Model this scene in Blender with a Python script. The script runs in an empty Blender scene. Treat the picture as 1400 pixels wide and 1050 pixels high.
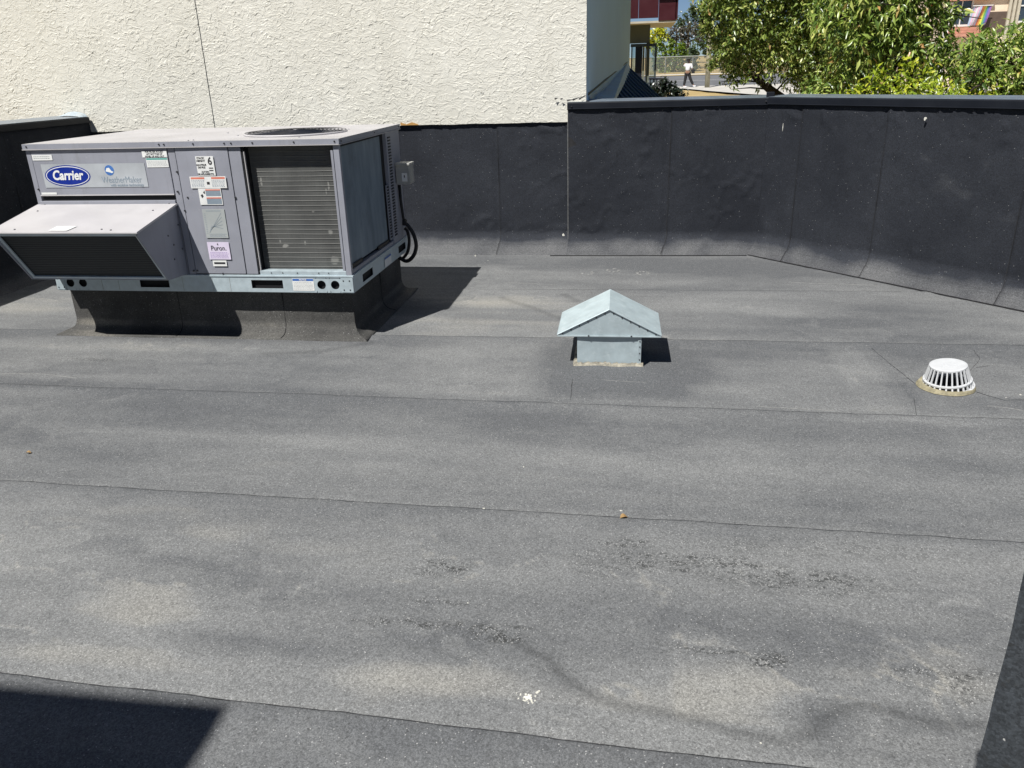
import bpy, bmesh, math, random
import numpy as np
from mathutils import Vector, Matrix, noise
R = math.radians
rnd = random.Random(7)
scene = bpy.context.scene
col = scene.collection

# ------------------------------------------------------------------ camera
F_PX, PITCH, ROLL, YAW = 1089.0, 0.374582, -0.0304096, 0.155754
CAM = Vector((3.4815, -4.3220, 1.4755))
fwd = Vector((-math.sin(YAW) * math.cos(PITCH), math.cos(YAW) * math.cos(PITCH), -math.sin(PITCH)))
rt0 = Vector((math.cos(YAW), math.sin(YAW), 0))
up0 = rt0.cross(fwd)
rt = rt0 * math.cos(ROLL) + up0 * math.sin(ROLL)
up = -rt0 * math.sin(ROLL) + up0 * math.cos(ROLL)
cam = bpy.data.cameras.new('camera')
cam.sensor_width = 36.0
cam.lens = 36.0 * F_PX / 1400.0
cam.clip_start = 0.05
cam.clip_end = 3000
camo = bpy.data.objects.new('camera', cam)
col.objects.link(camo)
camo.matrix_world = Matrix(((rt.x, up.x, -fwd.x, CAM.x), (rt.y, up.y, -fwd.y, CAM.y),
                            (rt.z, up.z, -fwd.z, CAM.z), (0, 0, 0, 1)))
scene.camera = camo

# ------------------------------------------------------------------ light
LIGHT = Vector((0.331, 0.625, -1.0)).normalized()       # the way the sunlight travels
SUN_EL = math.asin(-LIGHT.z)
w = bpy.data.worlds.new('World')
scene.world = w
w.use_nodes = True
wn = w.node_tree
bg = wn.nodes['Background']
sky = wn.nodes.new('ShaderNodeTexSky')
sky.sky_type = 'NISHITA'
sky.sun_disc = False
sky.sun_elevation = SUN_EL
sky.sun_rotation = math.atan2(-LIGHT.x, -LIGHT.y)
sky.ozone_density = 3.0
sky.air_density = 0.5
sky.dust_density = 0.05
wn.links.new(sky.outputs[0], bg.inputs[0])
bg.inputs[1].default_value = 0.05
sl = bpy.data.lights.new('sun', 'SUN')
sl.energy = 5.0
sl.angle = R(0.53)
sl.color = (1.0, 0.97, 0.92)
so = bpy.data.objects.new('sun', sl)
so.rotation_euler = LIGHT.to_track_quat('-Z', 'Y').to_euler()
so.location = (0, 0, 20)
col.objects.link(so)
vs = scene.view_settings
scene.display_settings.display_device = 'sRGB'
vs.view_transform = 'Standard'
vs.look = 'None'
vs.exposure = 0.30
vs.gamma = 1.0
vs.use_curve_mapping = False


# ------------------------------------------------------------------ helpers
def ray(px, py):
    return fwd + rt * ((px - 700) / F_PX) - up * ((py - 525) / F_PX)


def at_y(px, py, y):
    d = ray(px, py)
    return CAM + d * ((y - CAM.y) / d.y)


def at_z(px, py, z=0.0):
    d = ray(px, py)
    return CAM + d * ((z - CAM.z) / d.z)


def tagp(o, label=None, cat=None, group=None, kind=None):
    for k, v in (('label', label), ('category', cat), ('group', group), ('kind', kind)):
        if v:
            o[k] = v
    return o


def link(name, mesh, mat, parent=None, smooth=False):
    o = bpy.data.objects.new(name, mesh)
    if mat is not None and not mesh.materials:
        mesh.materials.append(mat)
    if smooth:
        mesh.polygons.foreach_set('use_smooth', [True] * len(mesh.polygons))
    col.objects.link(o)
    if parent is not None:
        o.parent = parent
        if parent.type == 'EMPTY':
            o.matrix_parent_inverse = Matrix.LocRotScale(parent.location, parent.rotation_euler, None).inverted()
    return o


def empty(name, loc, label=None, cat=None, group=None):
    o = bpy.data.objects.new(name, None)
    o.empty_display_size = 0.2
    o.location = loc
    col.objects.link(o)
    return tagp(o, label, cat, group)


class MB:
    def __init__(s):
        s.v = []
        s.f = []

    def add(s, vs_, fs):
        b = len(s.v)
        s.v += [tuple(p) for p in vs_]
        s.f += [tuple(b + i for i in f) for f in fs]
        return s

    def box(s, x0, x1, y0, y1, z0, z1, M=None):
        p = [Vector((x, y, z)) for z in (z0, z1) for y in (y0, y1) for x in (x0, x1)]
        if M is not None:
            p = [M @ q for q in p]
        return s.add(p, [(0, 2, 3, 1), (4, 5, 7, 6), (0, 1, 5, 4), (2, 6, 7, 3), (0, 4, 6, 2), (1, 3, 7, 5)])

    def quad(s, *p):
        return s.add(p, [tuple(range(len(p)))])

    def prism(s, poly, vec):
        n = len(poly)
        p = [Vector(q) for q in poly]
        v = Vector(vec)
        fs = [tuple(range(n)), tuple(range(2 * n - 1, n - 1, -1))]
        fs += [(i, (i + 1) % n, n + (i + 1) % n, n + i) for i in range(n)]
        return s.add(p + [q + v for q in p], fs)

    def tube(s, pts, r, n=8, caps=True):
        pts = [Vector(p) for p in pts]
        rr = r if isinstance(r, (list, tuple)) else [r] * len(pts)
        rings = []
        prev = None
        for i, p in enumerate(pts):
            t = (pts[min(i + 1, len(pts) - 1)] - pts[max(i - 1, 0)]).normalized()
            if prev is None:
                a = t.orthogonal().normalized()
            else:
                a = (prev - t * prev.dot(t)).normalized()
            prev = a
            b = t.cross(a)
            rings.append([p + (a * math.cos(2 * math.pi * k / n) + b * math.sin(2 * math.pi * k / n)) * rr[i] for k in range(n)])
        vs_ = [q for r_ in rings for q in r_]
        fs = [(i * n + k, i * n + (k + 1) % n, (i + 1) * n + (k + 1) % n, (i + 1) * n + k)
              for i in range(len(pts) - 1) for k in range(n)]
        if caps:
            fs += [tuple(range(n - 1, -1, -1)), tuple((len(pts) - 1) * n + k for k in range(n))]
        return s.add(vs_, fs)

    def mesh(s, name='mesh'):
        m = bpy.data.meshes.new(name)
        m.from_pydata(s.v, [], s.f)
        m.update()
        return m

    def obj(s, name, mat, parent=None, bevel=0, smooth=False, segs=2):
        o = link(name, s.mesh(name), mat, parent, smooth)
        if bevel:
            b = o.modifiers.new('bevel', 'BEVEL')
            b.width = bevel
            b.segments = segs
            b.limit_method = 'ANGLE'
            b.angle_limit = R(40)
        return o


def grid_mesh(name, P, attrs=None):
    """P: (nv, nu, 3) array of points -> mesh of quads with float point attributes."""
    nv, nu = P.shape[:2]
    m = bpy.data.meshes.new(name)
    m.vertices.add(nv * nu)
    m.vertices.foreach_set('co', np.ascontiguousarray(P, dtype=np.float32).ravel())
    i = np.arange(nv * nu).reshape(nv, nu)
    q = np.stack([i[:-1, :-1], i[:-1, 1:], i[1:, 1:], i[1:, :-1]], -1).reshape(-1, 4)
    n = len(q)
    m.loops.add(n * 4)
    m.loops.foreach_set('vertex_index', q.ravel().astype(np.int32))
    m.polygons.add(n)
    m.polygons.foreach_set('loop_start', (np.arange(n) * 4).astype(np.int32))
    m.update(calc_edges=True)
    m.validate()
    m.polygons.foreach_set('use_smooth', [True] * n)
    for k, a in (attrs or {}).items():
        at = m.attributes.new(k, 'FLOAT', 'POINT')
        at.data.foreach_set('value', np.ascontiguousarray(a, dtype=np.float32).ravel())
    return m


def poly_mesh(name, V, Fs):
    m = bpy.data.meshes.new(name)
    V = np.asarray(V, dtype=np.float32)
    Fs = np.asarray(Fs, dtype=np.int32)
    k = Fs.shape[1]
    m.vertices.add(len(V))
    m.vertices.foreach_set('co', V.ravel())
    m.loops.add(len(Fs) * k)
    m.loops.foreach_set('vertex_index', Fs.ravel())
    m.polygons.add(len(Fs))
    m.polygons.foreach_set('loop_start', (np.arange(len(Fs)) * k).astype(np.int32))
    m.update(calc_edges=True)
    return m


_rs = np.random.RandomState(3)
_LAT = _rs.rand(256, 256)


def vnoise(x, y, seed=0):
    x = x + seed * 17.31
    y = y + seed * 9.77
    xi = np.floor(x).astype(int)
    yi = np.floor(y).astype(int)
    fx = x - xi
    fy = y - yi
    fx = fx * fx * (3 - 2 * fx)
    fy = fy * fy * (3 - 2 * fy)
    g = lambda a, b: _LAT[a % 256, b % 256]
    return (g(xi, yi) * (1 - fx) + g(xi + 1, yi) * fx) * (1 - fy) + (g(xi, yi + 1) * (1 - fx) + g(xi + 1, yi + 1) * fx) * fy


def fbm(x, y, oct_=4, seed=0):
    s = 0
    a = 0.5
    for k in range(oct_):
        s = s + a * vnoise(x * 2 ** k, y * 2 ** k, seed + k * 3)
        a *= 0.5
    return s / (1 - 0.5 ** oct_)


def sm(e0, e1, x):
    t = np.clip((x - e0) / (e1 - e0), 0, 1)
    return t * t * (3 - 2 * t)


# ------------------------------------------------------------------ materials
class NT:
    def __init__(s, name):
        s.m = bpy.data.materials.new(name)
        s.m.use_nodes = True
        s.t = s.m.node_tree
        s.b = s.t.nodes['Principled BSDF']
        s.out = s.t.nodes['Material Output']

    def n(s, typ, **kw):
        nd = s.t.nodes.new(typ)
        for k, v in kw.items():
            setattr(nd, k, v)
        return nd

    def set(s, sock, v):
        if isinstance(v, bpy.types.NodeSocket):
            s.t.links.new(v, sock)
        elif v is not None:
            if isinstance(v, (tuple, list)) and len(v) == 3 and sock.type == 'RGBA':
                v = (*v, 1)
            sock.default_value = v

    def pos(s, scale=(1, 1, 1)):
        g = s.n('ShaderNodeNewGeometry')
        mp = s.n('ShaderNodeMapping')
        s.t.links.new(g.outputs['Position'], mp.inputs[0])
        mp.inputs['Scale'].default_value = scale
        return mp.outputs[0]

    def noise(s, vec, scale, detail=3, rough=0.55, dist=0.0, out=0):
        nd = s.n('ShaderNodeTexNoise')
        s.set(nd.inputs['Vector'], vec)
        nd.inputs['Scale'].default_value = scale
        nd.inputs['Detail'].default_value = detail
        nd.inputs['Roughness'].default_value = rough
        nd.inputs['Distortion'].default_value = dist
        return nd.outputs[out]

    def math(s, op, a, b=None, c=None, clamp=False):
        nd = s.n('ShaderNodeMath', operation=op, use_clamp=clamp)
        s.set(nd.inputs[0], a)
        s.set(nd.inputs[1], b)
        s.set(nd.inputs[2], c)
        return nd.outputs[0]

    def rng(s, v, a, b, c=0.0, d=1.0, smooth=False):
        nd = s.n('ShaderNodeMapRange', interpolation_type='SMOOTHSTEP' if smooth else 'LINEAR')
        s.set(nd.inputs[0], v)
        for i, q in enumerate((a, b, c, d)):
            nd.inputs[i + 1].default_value = q
        return nd.outputs[0]

    def mix(s, f, a, b, mode='MIX'):
        nd = s.n('ShaderNodeMix', data_type='RGBA', blend_type=mode)
        s.set(nd.inputs[0], f)
        s.set(nd.inputs[6], a)
        s.set(nd.inputs[7], b)
        return nd.outputs[2]

    def attr(s, name):
        return s.n('ShaderNodeAttribute', attribute_name=name).outputs['Fac']

    def bump(s, h, strength=0.5, dist=0.01, normal=None):
        nd = s.n('ShaderNodeBump')
        nd.inputs['Strength'].default_value = strength
        nd.inputs['Distance'].default_value = dist
        s.set(nd.inputs['Height'], h)
        if normal is not None:
            s.set(nd.inputs['Normal'], normal)
        return nd.outputs[0]

    def done(s, color=None, rough=None, metal=None, normal=None, spec=None):
        s.set(s.b.inputs['Base Color'], color)
        s.set(s.b.inputs['Roughness'], rough)
        s.set(s.b.inputs['Metallic'], metal)
        s.set(s.b.inputs['Normal'], normal)
        s.set(s.b.inputs['Specular IOR Level'], spec)
        return s.m


def simple(name, c, rough=0.6, metal=0.0, var=0.12, vscale=8, spec=0.5, bump=0.0, bscale=60, dirt=None):
    m = NT(name)
    p = m.pos()
    n = m.noise(p, vscale, 4)
    f = m.rng(n, 0.3, 0.7, 1 - var, 1 + var)
    nd = m.n('ShaderNodeVectorMath', operation='SCALE')
    nd.inputs[0].default_value = c
    m.set(nd.inputs[3], f)
    c_ = nd.outputs[0]
    if dirt:
        d = m.rng(m.noise(p, vscale * 2.3, 6, 0.65), 0.52, 0.75, 0, 0.7)
        c_ = m.mix(d, c_, dirt)
    nrm = m.bump(m.noise(p, bscale, 3), bump, 0.002) if bump else None
    rr = m.rng(n, 0.3, 0.7, max(rough - 0.07, 0.03), min(rough + 0.07, 1))
    return m.done(c_, rr, metal, nrm, spec)


def membrane(name, c0, c1, dust_lit, wall=False, chips=1.0, grain=0.28):
    m = NT(name)
    p = m.pos((0.45, 1.5, 1)) if not wall else m.pos((1, 1, 0.7))
    q = m.pos()
    big = m.noise(p, 1.25, 6, 0.6, 0.3)
    med = m.noise(q, 9, 4, 0.6)
    tone = m.attr('tone')
    coarse = m.attr('coarse')
    dark = m.attr('dark')
    a = m.math('ADD', m.rng(big, 0.3, 0.7, 0.0, 1.0), tone)
    a = m.math('MULTIPLY_ADD', m.math('SUBTRACT', med, 0.5), 0.5, a, clamp=False)
    a = m.math('MINIMUM', m.math('MAXIMUM', a, 0.0), 1.35)
    c = m.mix(a, c0, c1)
    c = m.mix(m.rng(tone, 0.25, 0.9, 0, 0.75), c, dust_lit)  # pale tint: dust on the roof, painted sunlit strip on the curb
    # granules
    v = m.n('ShaderNodeTexVoronoi')
    m.set(v.inputs['Vector'], q)
    v.inputs['Scale'].default_value = 380
    sep = m.n('ShaderNodeSeparateColor')
    m.t.links.new(v.outputs['Color'], sep.inputs[0])
    g = m.rng(sep.outputs[0], 0, 1, 1 - grain, 1 + grain)
    v2 = m.n('ShaderNodeTexVoronoi')
    m.set(v2.inputs['Vector'], q)
    v2.inputs['Scale'].default_value = 190
    sp2 = m.n('ShaderNodeSeparateColor')
    m.t.links.new(v2.outputs['Color'], sp2.inputs[0])
    g2 = m.rng(sp2.outputs[1], 0, 1, 0.8, 1.2)
    g = m.math('MULTIPLY', g, g2)
    c = m.mix(1.0, c, m.combine(g) if hasattr(m, 'combine') else g, 'MULTIPLY')
    # gravelly worn patches: dark pits and pale chips
    cn = m.noise(q, 110, 3, 0.7)
    cw = m.noise(m.pos((1, 2.2, 1)), 16, 5, 0.7)
    coarse = m.math('MULTIPLY', coarse, m.rng(cw, 0.40, 0.60, 0.15, 1.15, True))
    cmask = m.math('MULTIPLY', coarse, m.rng(cn, 0.46, 0.54, 0, 1, True))
    c = m.mix(m.math('MULTIPLY', cmask, 1.0, clamp=True), c, (c0[0] * .42, c0[1] * .42, c0[2] * .40))
    chip = m.math('GREATER_THAN', sep.outputs[1], m.math('SUBTRACT', 1 - 0.0060 * chips, m.math('MULTIPLY', coarse, 0.055 * chips)))
    c = m.mix(m.math('MULTIPLY', chip, 0.65), c, (0.55, 0.55, 0.54))
    pit = m.math('GREATER_THAN', sp2.outputs[0], 0.985)
    c = m.mix(m.math('MULTIPLY', pit, 0.35), c, (0.03, 0.03, 0.03))
    c = m.mix(m.math('MULTIPLY', dark, 1.0, clamp=True), c, (c0[0] * .3, c0[1] * .3, c0[2] * .3))
    h = m.math('ADD', sep.outputs[2], m.math('MULTIPLY', med, 1.5))
    nr = m.bump(h, 0.55, 0.0016)
    nr = m.bump(m.noise(q, 26, 4, 0.6), 0.35, 0.006, nr)
    return m.done(c, 0.82, 0.0, nr, 0.35)


M = {}
M['roof'] = membrane('roof_membrane', (0.116, 0.121, 0.127), (0.212, 0.217, 0.217), (0.370, 0.352, 0.306))
M['wallm'] = membrane('wall_membrane', (0.0125, 0.0150, 0.0215), (0.0250, 0.0285, 0.0370), (0.150, 0.152, 0.155), True, 0.12, 0.5)
M['pier'] = membrane('pier_membrane', (0.027, 0.033, 0.040), (0.050, 0.057, 0.066), (0.07, 0.07, 0.07), True, 0.3, 0.3)
M['curbm'] = membrane('curb_membrane', (0.038, 0.038, 0.038), (0.105, 0.103, 0.097), (0.27, 0.25, 0.21), True, 0.3)  # near-black base carries the curb's shade, pale tint its sunlit strip
M['bitumen'] = simple('bitumen_bead', (0.022, 0.022, 0.024), 0.7, 0, 0.4, 30, 0.3)
def paint(name, c):
    m = NT(name)
    q = m.pos()
    a = m.rng(m.noise(q, 5, 4), .3, .7, .92, 1.08)
    nd = m.n('ShaderNodeVectorMath', operation='SCALE')
    nd.inputs[0].default_value = c
    m.set(nd.inputs[3], a)
    run = m.rng(m.noise(m.pos((26, 26, 1.6)), 1.0, 4, .6), .54, .78, 0, .30)
    cc_ = m.mix(run, nd.outputs[0], (.17, .165, .155))
    sc_ = m.rng(m.noise(q, 46, 4, .7), .66, .74, 0, .5)
    cc_ = m.mix(sc_, cc_, (.42, .42, .44))
    return m.done(cc_, .44, 0, m.bump(m.noise(q, 3.2, 2), .25, .02), .5)


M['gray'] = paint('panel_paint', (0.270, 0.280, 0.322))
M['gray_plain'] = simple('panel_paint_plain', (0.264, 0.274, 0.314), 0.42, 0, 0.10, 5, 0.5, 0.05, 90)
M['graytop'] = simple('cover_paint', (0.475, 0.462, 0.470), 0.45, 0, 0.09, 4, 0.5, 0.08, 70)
M['galv'] = simple('galvanised_rail', (0.44, 0.52, 0.56), 0.42, 0.25, 0.10, 22, 0.5, 0.05, 70)
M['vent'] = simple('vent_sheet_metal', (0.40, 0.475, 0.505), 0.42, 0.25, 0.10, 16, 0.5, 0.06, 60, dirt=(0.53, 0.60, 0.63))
M['ventroof'] = simple('vent_metal_sunlit', (0.52, 0.62, 0.65), 0.40, 0.2, 0.08, 14, 0.5, 0.06, 60, dirt=(0.72, 0.80, 0.82))  # brighter copy of the vent metal, sun on the slopes painted in
M['cap'] = simple('cap_flashing', (0.010, 0.012, 0.017), 0.5, 0.0, 0.1, 6, 0.2)
M['capsheen'] = simple('cap_painted_sheen', (0.22, 0.26, 0.31), 0.35, 0.3, 0.15, 5, 0.6)  # paler than the cap front: bluish sky highlight painted into the colour
M['black'] = simple('black_rubber', (0.008, 0.008, 0.009), 0.5, 0, 0.2, 10, 0.4)
M['inner'] = simple('dark_inner_metal', (0.012, 0.013, 0.015), 0.7, 0.0, 0.2, 10, 0.3)
M['steel'] = simple('screw_steel', (0.10, 0.10, 0.11), 0.4, 0.8, 0.2, 40)
M['steel2'] = simple('rivet_steel', (0.6, 0.62, 0.63), 0.35, 0.8, 0.2, 40)
M['white'] = simple('label_white', (0.72, 0.73, 0.72), 0.5, 0, 0.05, 30)
M['lilac'] = simple('label_lilac', (0.64, 0.58, 0.72), 0.5, 0, 0.04, 30)
M['teal'] = simple('label_teal', (0.10, 0.34, 0.30), 0.5, 0, 0.05, 30)
M['ltred'] = simple('label_red', (0.62, 0.20, 0.14), 0.5, 0, 0.05, 30)
M['ltblue'] = simple('label_blue', (0.04, 0.13, 0.40), 0.5, 0, 0.05, 30)
M['ink'] = simple('label_ink', (0.03, 0.03, 0.035), 0.5, 0, 0.05, 30)
M['ink2'] = simple('faded_ink', (0.33, 0.36, 0.36), 0.5, 0, 0.05, 30)
M['inkg'] = simple('gray_ink', (0.22, 0.27, 0.32), 0.5, 0, 0.05, 30)
M['badge'] = simple('badge_silver', (0.47, 0.50, 0.53), 0.34, 0.2, 0.10, 9)
M['oval'] = simple('badge_blue', (0.010, 0.028, 0.24), 0.35, 0, 0.05, 9)
M['globe'] = simple('globe_blue', (0.06, 0.16, 0.42), 0.4, 0, 0.1, 20)
M['plastic'] = simple('white_plastic', (0.56, 0.575, 0.59), 0.5, 0, 0.06, 20, 0.5, 0.1, 120)
M['sealant'] = simple('tan_sealant', (0.30, 0.27, 0.18), 0.8, 0, 0.35, 30, 0.2, 0.6, 60, dirt=(0.10, 0.09, 0.07))
M['caulk'] = simple('weathered_caulk', (0.30, 0.28, 0.23), 0.85, 0, 0.5, 30, 0.2, 0.8, 90, dirt=(0.07, 0.065, 0.06))
M['splat'] = simple('paint_splat', (0.68, 0.67, 0.60), 0.7, 0, 0.15, 60)
M['chalk'] = simple('chalky_mark', (0.26, 0.26, 0.25), 0.9, 0, 0.3, 60)
M['leafbrown'] = simple('dry_leaf', (0.30, 0.19, 0.08), 0.8, 0, 0.3, 60)
M['boxgray'] = simple('switch_box_gray', (0.36, 0.36, 0.34), 0.5, 0.1, 0.12, 20)
M['concrete'] = simple('concrete', (0.52, 0.50, 0.46), 0.9, 0, 0.15, 1.5, 0.2)
M['asphalt'] = simple('asphalt', (0.155, 0.160, 0.170), 0.9, 0, 0.15, 0.8, 0.2)
M['maroon'] = simple('maroon_metal', (0.050, 0.0055, 0.010), 0.45, 0, 0.1, 4)
M['soffit'] = simple('cream_soffit', (0.48, 0.44, 0.35), 0.7, 0, 0.1, 4)
M['olive'] = simple('olive_wall', (0.13, 0.145, 0.115), 0.8, 0, 0.1, 4)
M['frame'] = simple('dark_frame', (0.035, 0.05, 0.055), 0.5, 0, 0.1, 4)
M['doorp'] = simple('dark_door', (0.012, 0.014, 0.022), 0.4, 0, 0.1, 4)
M['bluemetal'] = simple('blue_roof_metal', (0.030, 0.060, 0.120), 0.45, 0.1, 0.08, 6)
M['flash'] = simple('blue_gray_flashing', (0.46, 0.54, 0.60), 0.5, 0.1, 0.15, 5, dirt=(0.60, 0.58, 0.52))
M['sidewall'] = simple('render_blue_shade', (0.40, 0.56, 0.72), 0.8, 0, 0.05, 2)  # white side wall, blue sky-lit shade painted into its colour
M['bark'] = simple('dark_bark', (0.045, 0.036, 0.028), 0.9, 0, 0.3, 12, 0.2, 0.8, 30)
M['pole'] = simple('weathered_pole', (0.33, 0.31, 0.23), 0.9, 0, 0.15, 3, 0.2)
M['peach'] = simple('peach_siding', (0.78, 0.63, 0.48), 0.8, 0, 0.08, 2)
M['trimw'] = simple('white_trim', (0.74, 0.73, 0.70), 0.6, 0, 0.04, 4)
M['redsh'] = simple('red_shingles', (0.50, 0.24, 0.17), 0.85, 0, 0.2, 5)
M['wpane'] = simple('window_glass', (0.035, 0.05, 0.07), 0.08, 0, 0.1, 2, 0.9)
M['skin'] = simple('skin', (0.30, 0.17, 0.11), 0.6, 0, 0.05, 10)
M['hair'] = simple('dark_hair', (0.012, 0.010, 0.009), 0.6, 0, 0.1, 10)
M['shirt'] = simple('white_shirt', (0.70, 0.70, 0.72), 0.8, 0, 0.05, 10)
M['pants'] = simple('black_trousers', (0.012, 0.012, 0.015), 0.8, 0, 0.1, 10)
M['wire'] = simple('fence_wire', (0.34, 0.37, 0.36), 0.5, 0.5, 0.1, 10)


def coil_mat():
    m = NT('coil_fins')
    p = m.pos((1, 1, 1))
    st = m.noise(m.pos((60, 60, 1.5)), 6, 3)
    bl = m.noise(m.pos((3, 3, 2)), 2.2, 5, 0.6)
    c = m.mix(m.rng(bl, 0.35, 0.7, 0, 1), (0.096, 0.099, 0.097), (0.142, 0.146, 0.142))
    c = m.mix(m.rng(st, 0.3, 0.7, 0.0, 0.35), c, (0.06, 0.06, 0.055))
    wz = m.noise(p, 30, 3, 0.6, 0, 1)
    for (a_, b_, rx, rz, g) in ((357, 248, .007, .028, .8), (449, 254, .006, .030, .8), (390, 336, .020, .012, .9), (417, 332, .006, .012, .8), (452, 318, .016, .018, .7), (458, 356, .028, .028, .6), (428, 289, .008, .008, .6), (446, 262, .004, .02, .7), (383, 330, .006, .010, .7)):
        qq = at_y(a_, b_, .057)
        sb_ = m.n('ShaderNodeVectorMath', operation='SUBTRACT')
        m.set(sb_.inputs[0], p)
        sb_.inputs[1].default_value = tuple(qq)
        ml_ = m.n('ShaderNodeVectorMath', operation='MULTIPLY')
        m.t.links.new(sb_.outputs[0], ml_.inputs[0])
        ml_.inputs[1].default_value = (1 / rx, 0, 1 / rz)
        ad_ = m.n('ShaderNodeVectorMath', operation='ADD')
        m.t.links.new(ml_.outputs[0], ad_.inputs[0])
        sc_ = m.n('ShaderNodeVectorMath', operation='SCALE')
        m.set(sc_.inputs[0], wz)
        sc_.inputs[3].default_value = 1.3
        m.t.links.new(sc_.outputs[0], ad_.inputs[1])
        sb2 = m.n('ShaderNodeVectorMath', operation='SUBTRACT')
        m.t.links.new(ad_.outputs[0], sb2.inputs[0])
        sb2.inputs[1].default_value = (.65, .65, .65)
        ln_ = m.n('ShaderNodeVectorMath', operation='LENGTH')
        m.t.links.new(sb2.outputs[0], ln_.inputs[0])
        c = m.mix(m.rng(ln_.outputs[1], 0.55, 1.15, g, 0, True), c, (0.33, 0.33, 0.31))
    wv = m.n('ShaderNodeTexWave', bands_direction='X')
    m.set(wv.inputs['Vector'], p)
    wv.inputs['Scale'].default_value = 120
    return m.done(c, 0.6, 0.25, m.bump(wv.outputs[1], 0.4, 0.002), 0.4)


def coil2_mat():
    m = NT('coil_guard_film')
    st = m.noise(m.pos((1, 6, 1.4)), 2.2, 4, 0.6)
    bl = m.noise(m.pos(), 5, 5, 0.65)
    c = m.mix(m.rng(st, 0.3, 0.7, 0, 1), (0.13, 0.175, 0.22), (0.22, 0.28, 0.335))
    c = m.mix(m.rng(bl, 0.55, 0.72, 0, 0.6), c, (0.10, 0.12, 0.145))
    return m.done(c, 0.5, 0.2, None, 0.4)


def filt_mat():
    m = NT('hood_filter_mesh')
    wv = m.n('ShaderNodeTexWave', bands_direction='Z')
    m.set(wv.inputs['Vector'], m.pos())
    wv.inputs['Scale'].default_value = 26
    c = m.mix(wv.outputs[1], (0.018, 0.021, 0.024), (0.045, 0.050, 0.055))
    return m.done(c, 0.6, 0.2, m.bump(wv.outputs[1], 0.6, 0.003), 0.3)


def stucco_mat():
    m = NT('skip_trowel_stucco')
    q = m.pos()
    warp = m.n('ShaderNodeVectorMath', operation='SCALE')
    wc = m.noise(q, 9, 2, 0.5, 0, 1)
    sub = m.n('ShaderNodeVectorMath', operation='SUBTRACT')
    m.set(sub.inputs[0], wc)
    sub.inputs[1].default_value = (0.5, 0.5, 0.5)
    m.t.links.new(sub.outputs[0], warp.inputs[0])
    warp.inputs[3].default_value = 0.13
    add = m.n('ShaderNodeVectorMath', operation='ADD')
    m.set(add.inputs[0], q)
    m.t.links.new(warp.outputs[0], add.inputs[1])
    mp = m.n('ShaderNodeMapping')
    m.t.links.new(add.outputs[0], mp.inputs[0])
    mp.inputs['Scale'].default_value = (0.62, 1, 1.4)
    mp.inputs['Rotation'].default_value = (0, R(18), 0)
    v = mp.outputs[0]
    h = None
    for sc, th, amp in ((12.5, 0.50, 1.05), (17, 0.56, 0.85), (22, 0.45, 0.75), (29, 0.53, 0.5)):
        n = m.noise(v, sc, 1.5, 0.5)
        # a plateau that rises slowly on one side and breaks off sharply
        t = m.rng(n, th - 0.012, th + 0.012, 0, 1, True)
        r_ = m.rng(n, th, th + 0.16, 1.0, 0.35)
        k = m.math('MULTIPLY', m.math('MULTIPLY', t, r_), amp)
        h = k if h is None else m.math('ADD', h, k)
    h = m.math('ADD', h, m.math('MULTIPLY', m.noise(q, 120, 3), 0.12))
    h = m.math('MULTIPLY', h, m.rng(m.noise(q, 2.6, 3, .6), 0.35, 0.65, 0.6, 1.25))
    d = m.n('ShaderNodeDisplacement')
    d.inputs['Midlevel'].default_value = 0
    d.inputs['Scale'].default_value = 0.0027
    m.set(d.inputs['Height'], h)
    m.t.links.new(d.outputs[0], m.out.inputs['Displacement'])
    m.m.displacement_method = 'BOTH'
    big = m.noise(m.pos((1, 1, 0.6)), 1.6, 5, 0.6)
    c = m.mix(m.rng(big, 0.3, 0.7, 0, 1), (0.625, 0.612, 0.545), (0.710, 0.698, 0.635))
    c = m.mix(m.rng(m.noise(q, 30, 4), 0.62, 0.8, 0, 0.3), c, (0.45, 0.42, 0.36))
    c = m.mix(m.rng(m.noise(m.pos((7, 1, .35)), 1.4, 5, .65), 0.56, 0.78, 0, 0.35), c, (0.50, 0.48, 0.42))
    return m.done(c, 0.85, 0, None, 0.25)


def leaf_mat(name, cols, trans=0.16, rough=0.30):
    m = NT(name)
    g = m.n('ShaderNodeNewGeometry')
    r = m.n('ShaderNodeValToRGB')
    m.t.links.new(g.outputs['Random Per Island'], r.inputs[0])
    el = r.color_ramp.elements
    while len(el) < len(cols):
        el.new(0.5)
    for i, (p, c) in enumerate(cols):
        el[i].position = p
        el[i].color = (*c, 1)
    m.done(r.outputs[0], rough, 0, None, 0.5)
    tr = m.n('ShaderNodeBsdfTranslucent')
    sc = m.mix(1.0, r.outputs[0], (1.5, 1.7, 0.7), 'MULTIPLY')
    m.set(tr.inputs[0], sc)
    mx = m.n('ShaderNodeMixShader')
    mx.inputs[0].default_value = trans
    m.t.links.new(m.b.outputs[0], mx.inputs[1])
    m.t.links.new(tr.outputs[0], mx.inputs[2])
    m.t.links.new(mx.outputs[0], m.out.inputs[0])
    return m.m


def dry_mat():
    m = NT('dry_grass_ground')
    q = m.pos()
    n = m.noise(q, 0.5, 6, 0.7)
    n2 = m.noise(q, 4, 5, 0.7)
    c = m.mix(m.rng(n, 0.35, 0.65), (0.36, 0.26, 0.10), (0.50, 0.39, 0.21))
    c = m.mix(m.rng(n2, 0.55, 0.75, 0, 0.6), c, (0.16, 0.15, 0.05))
    return m.done(c, 0.95, 0, m.bump(n2, 1.0, 0.05), 0.1)


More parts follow.
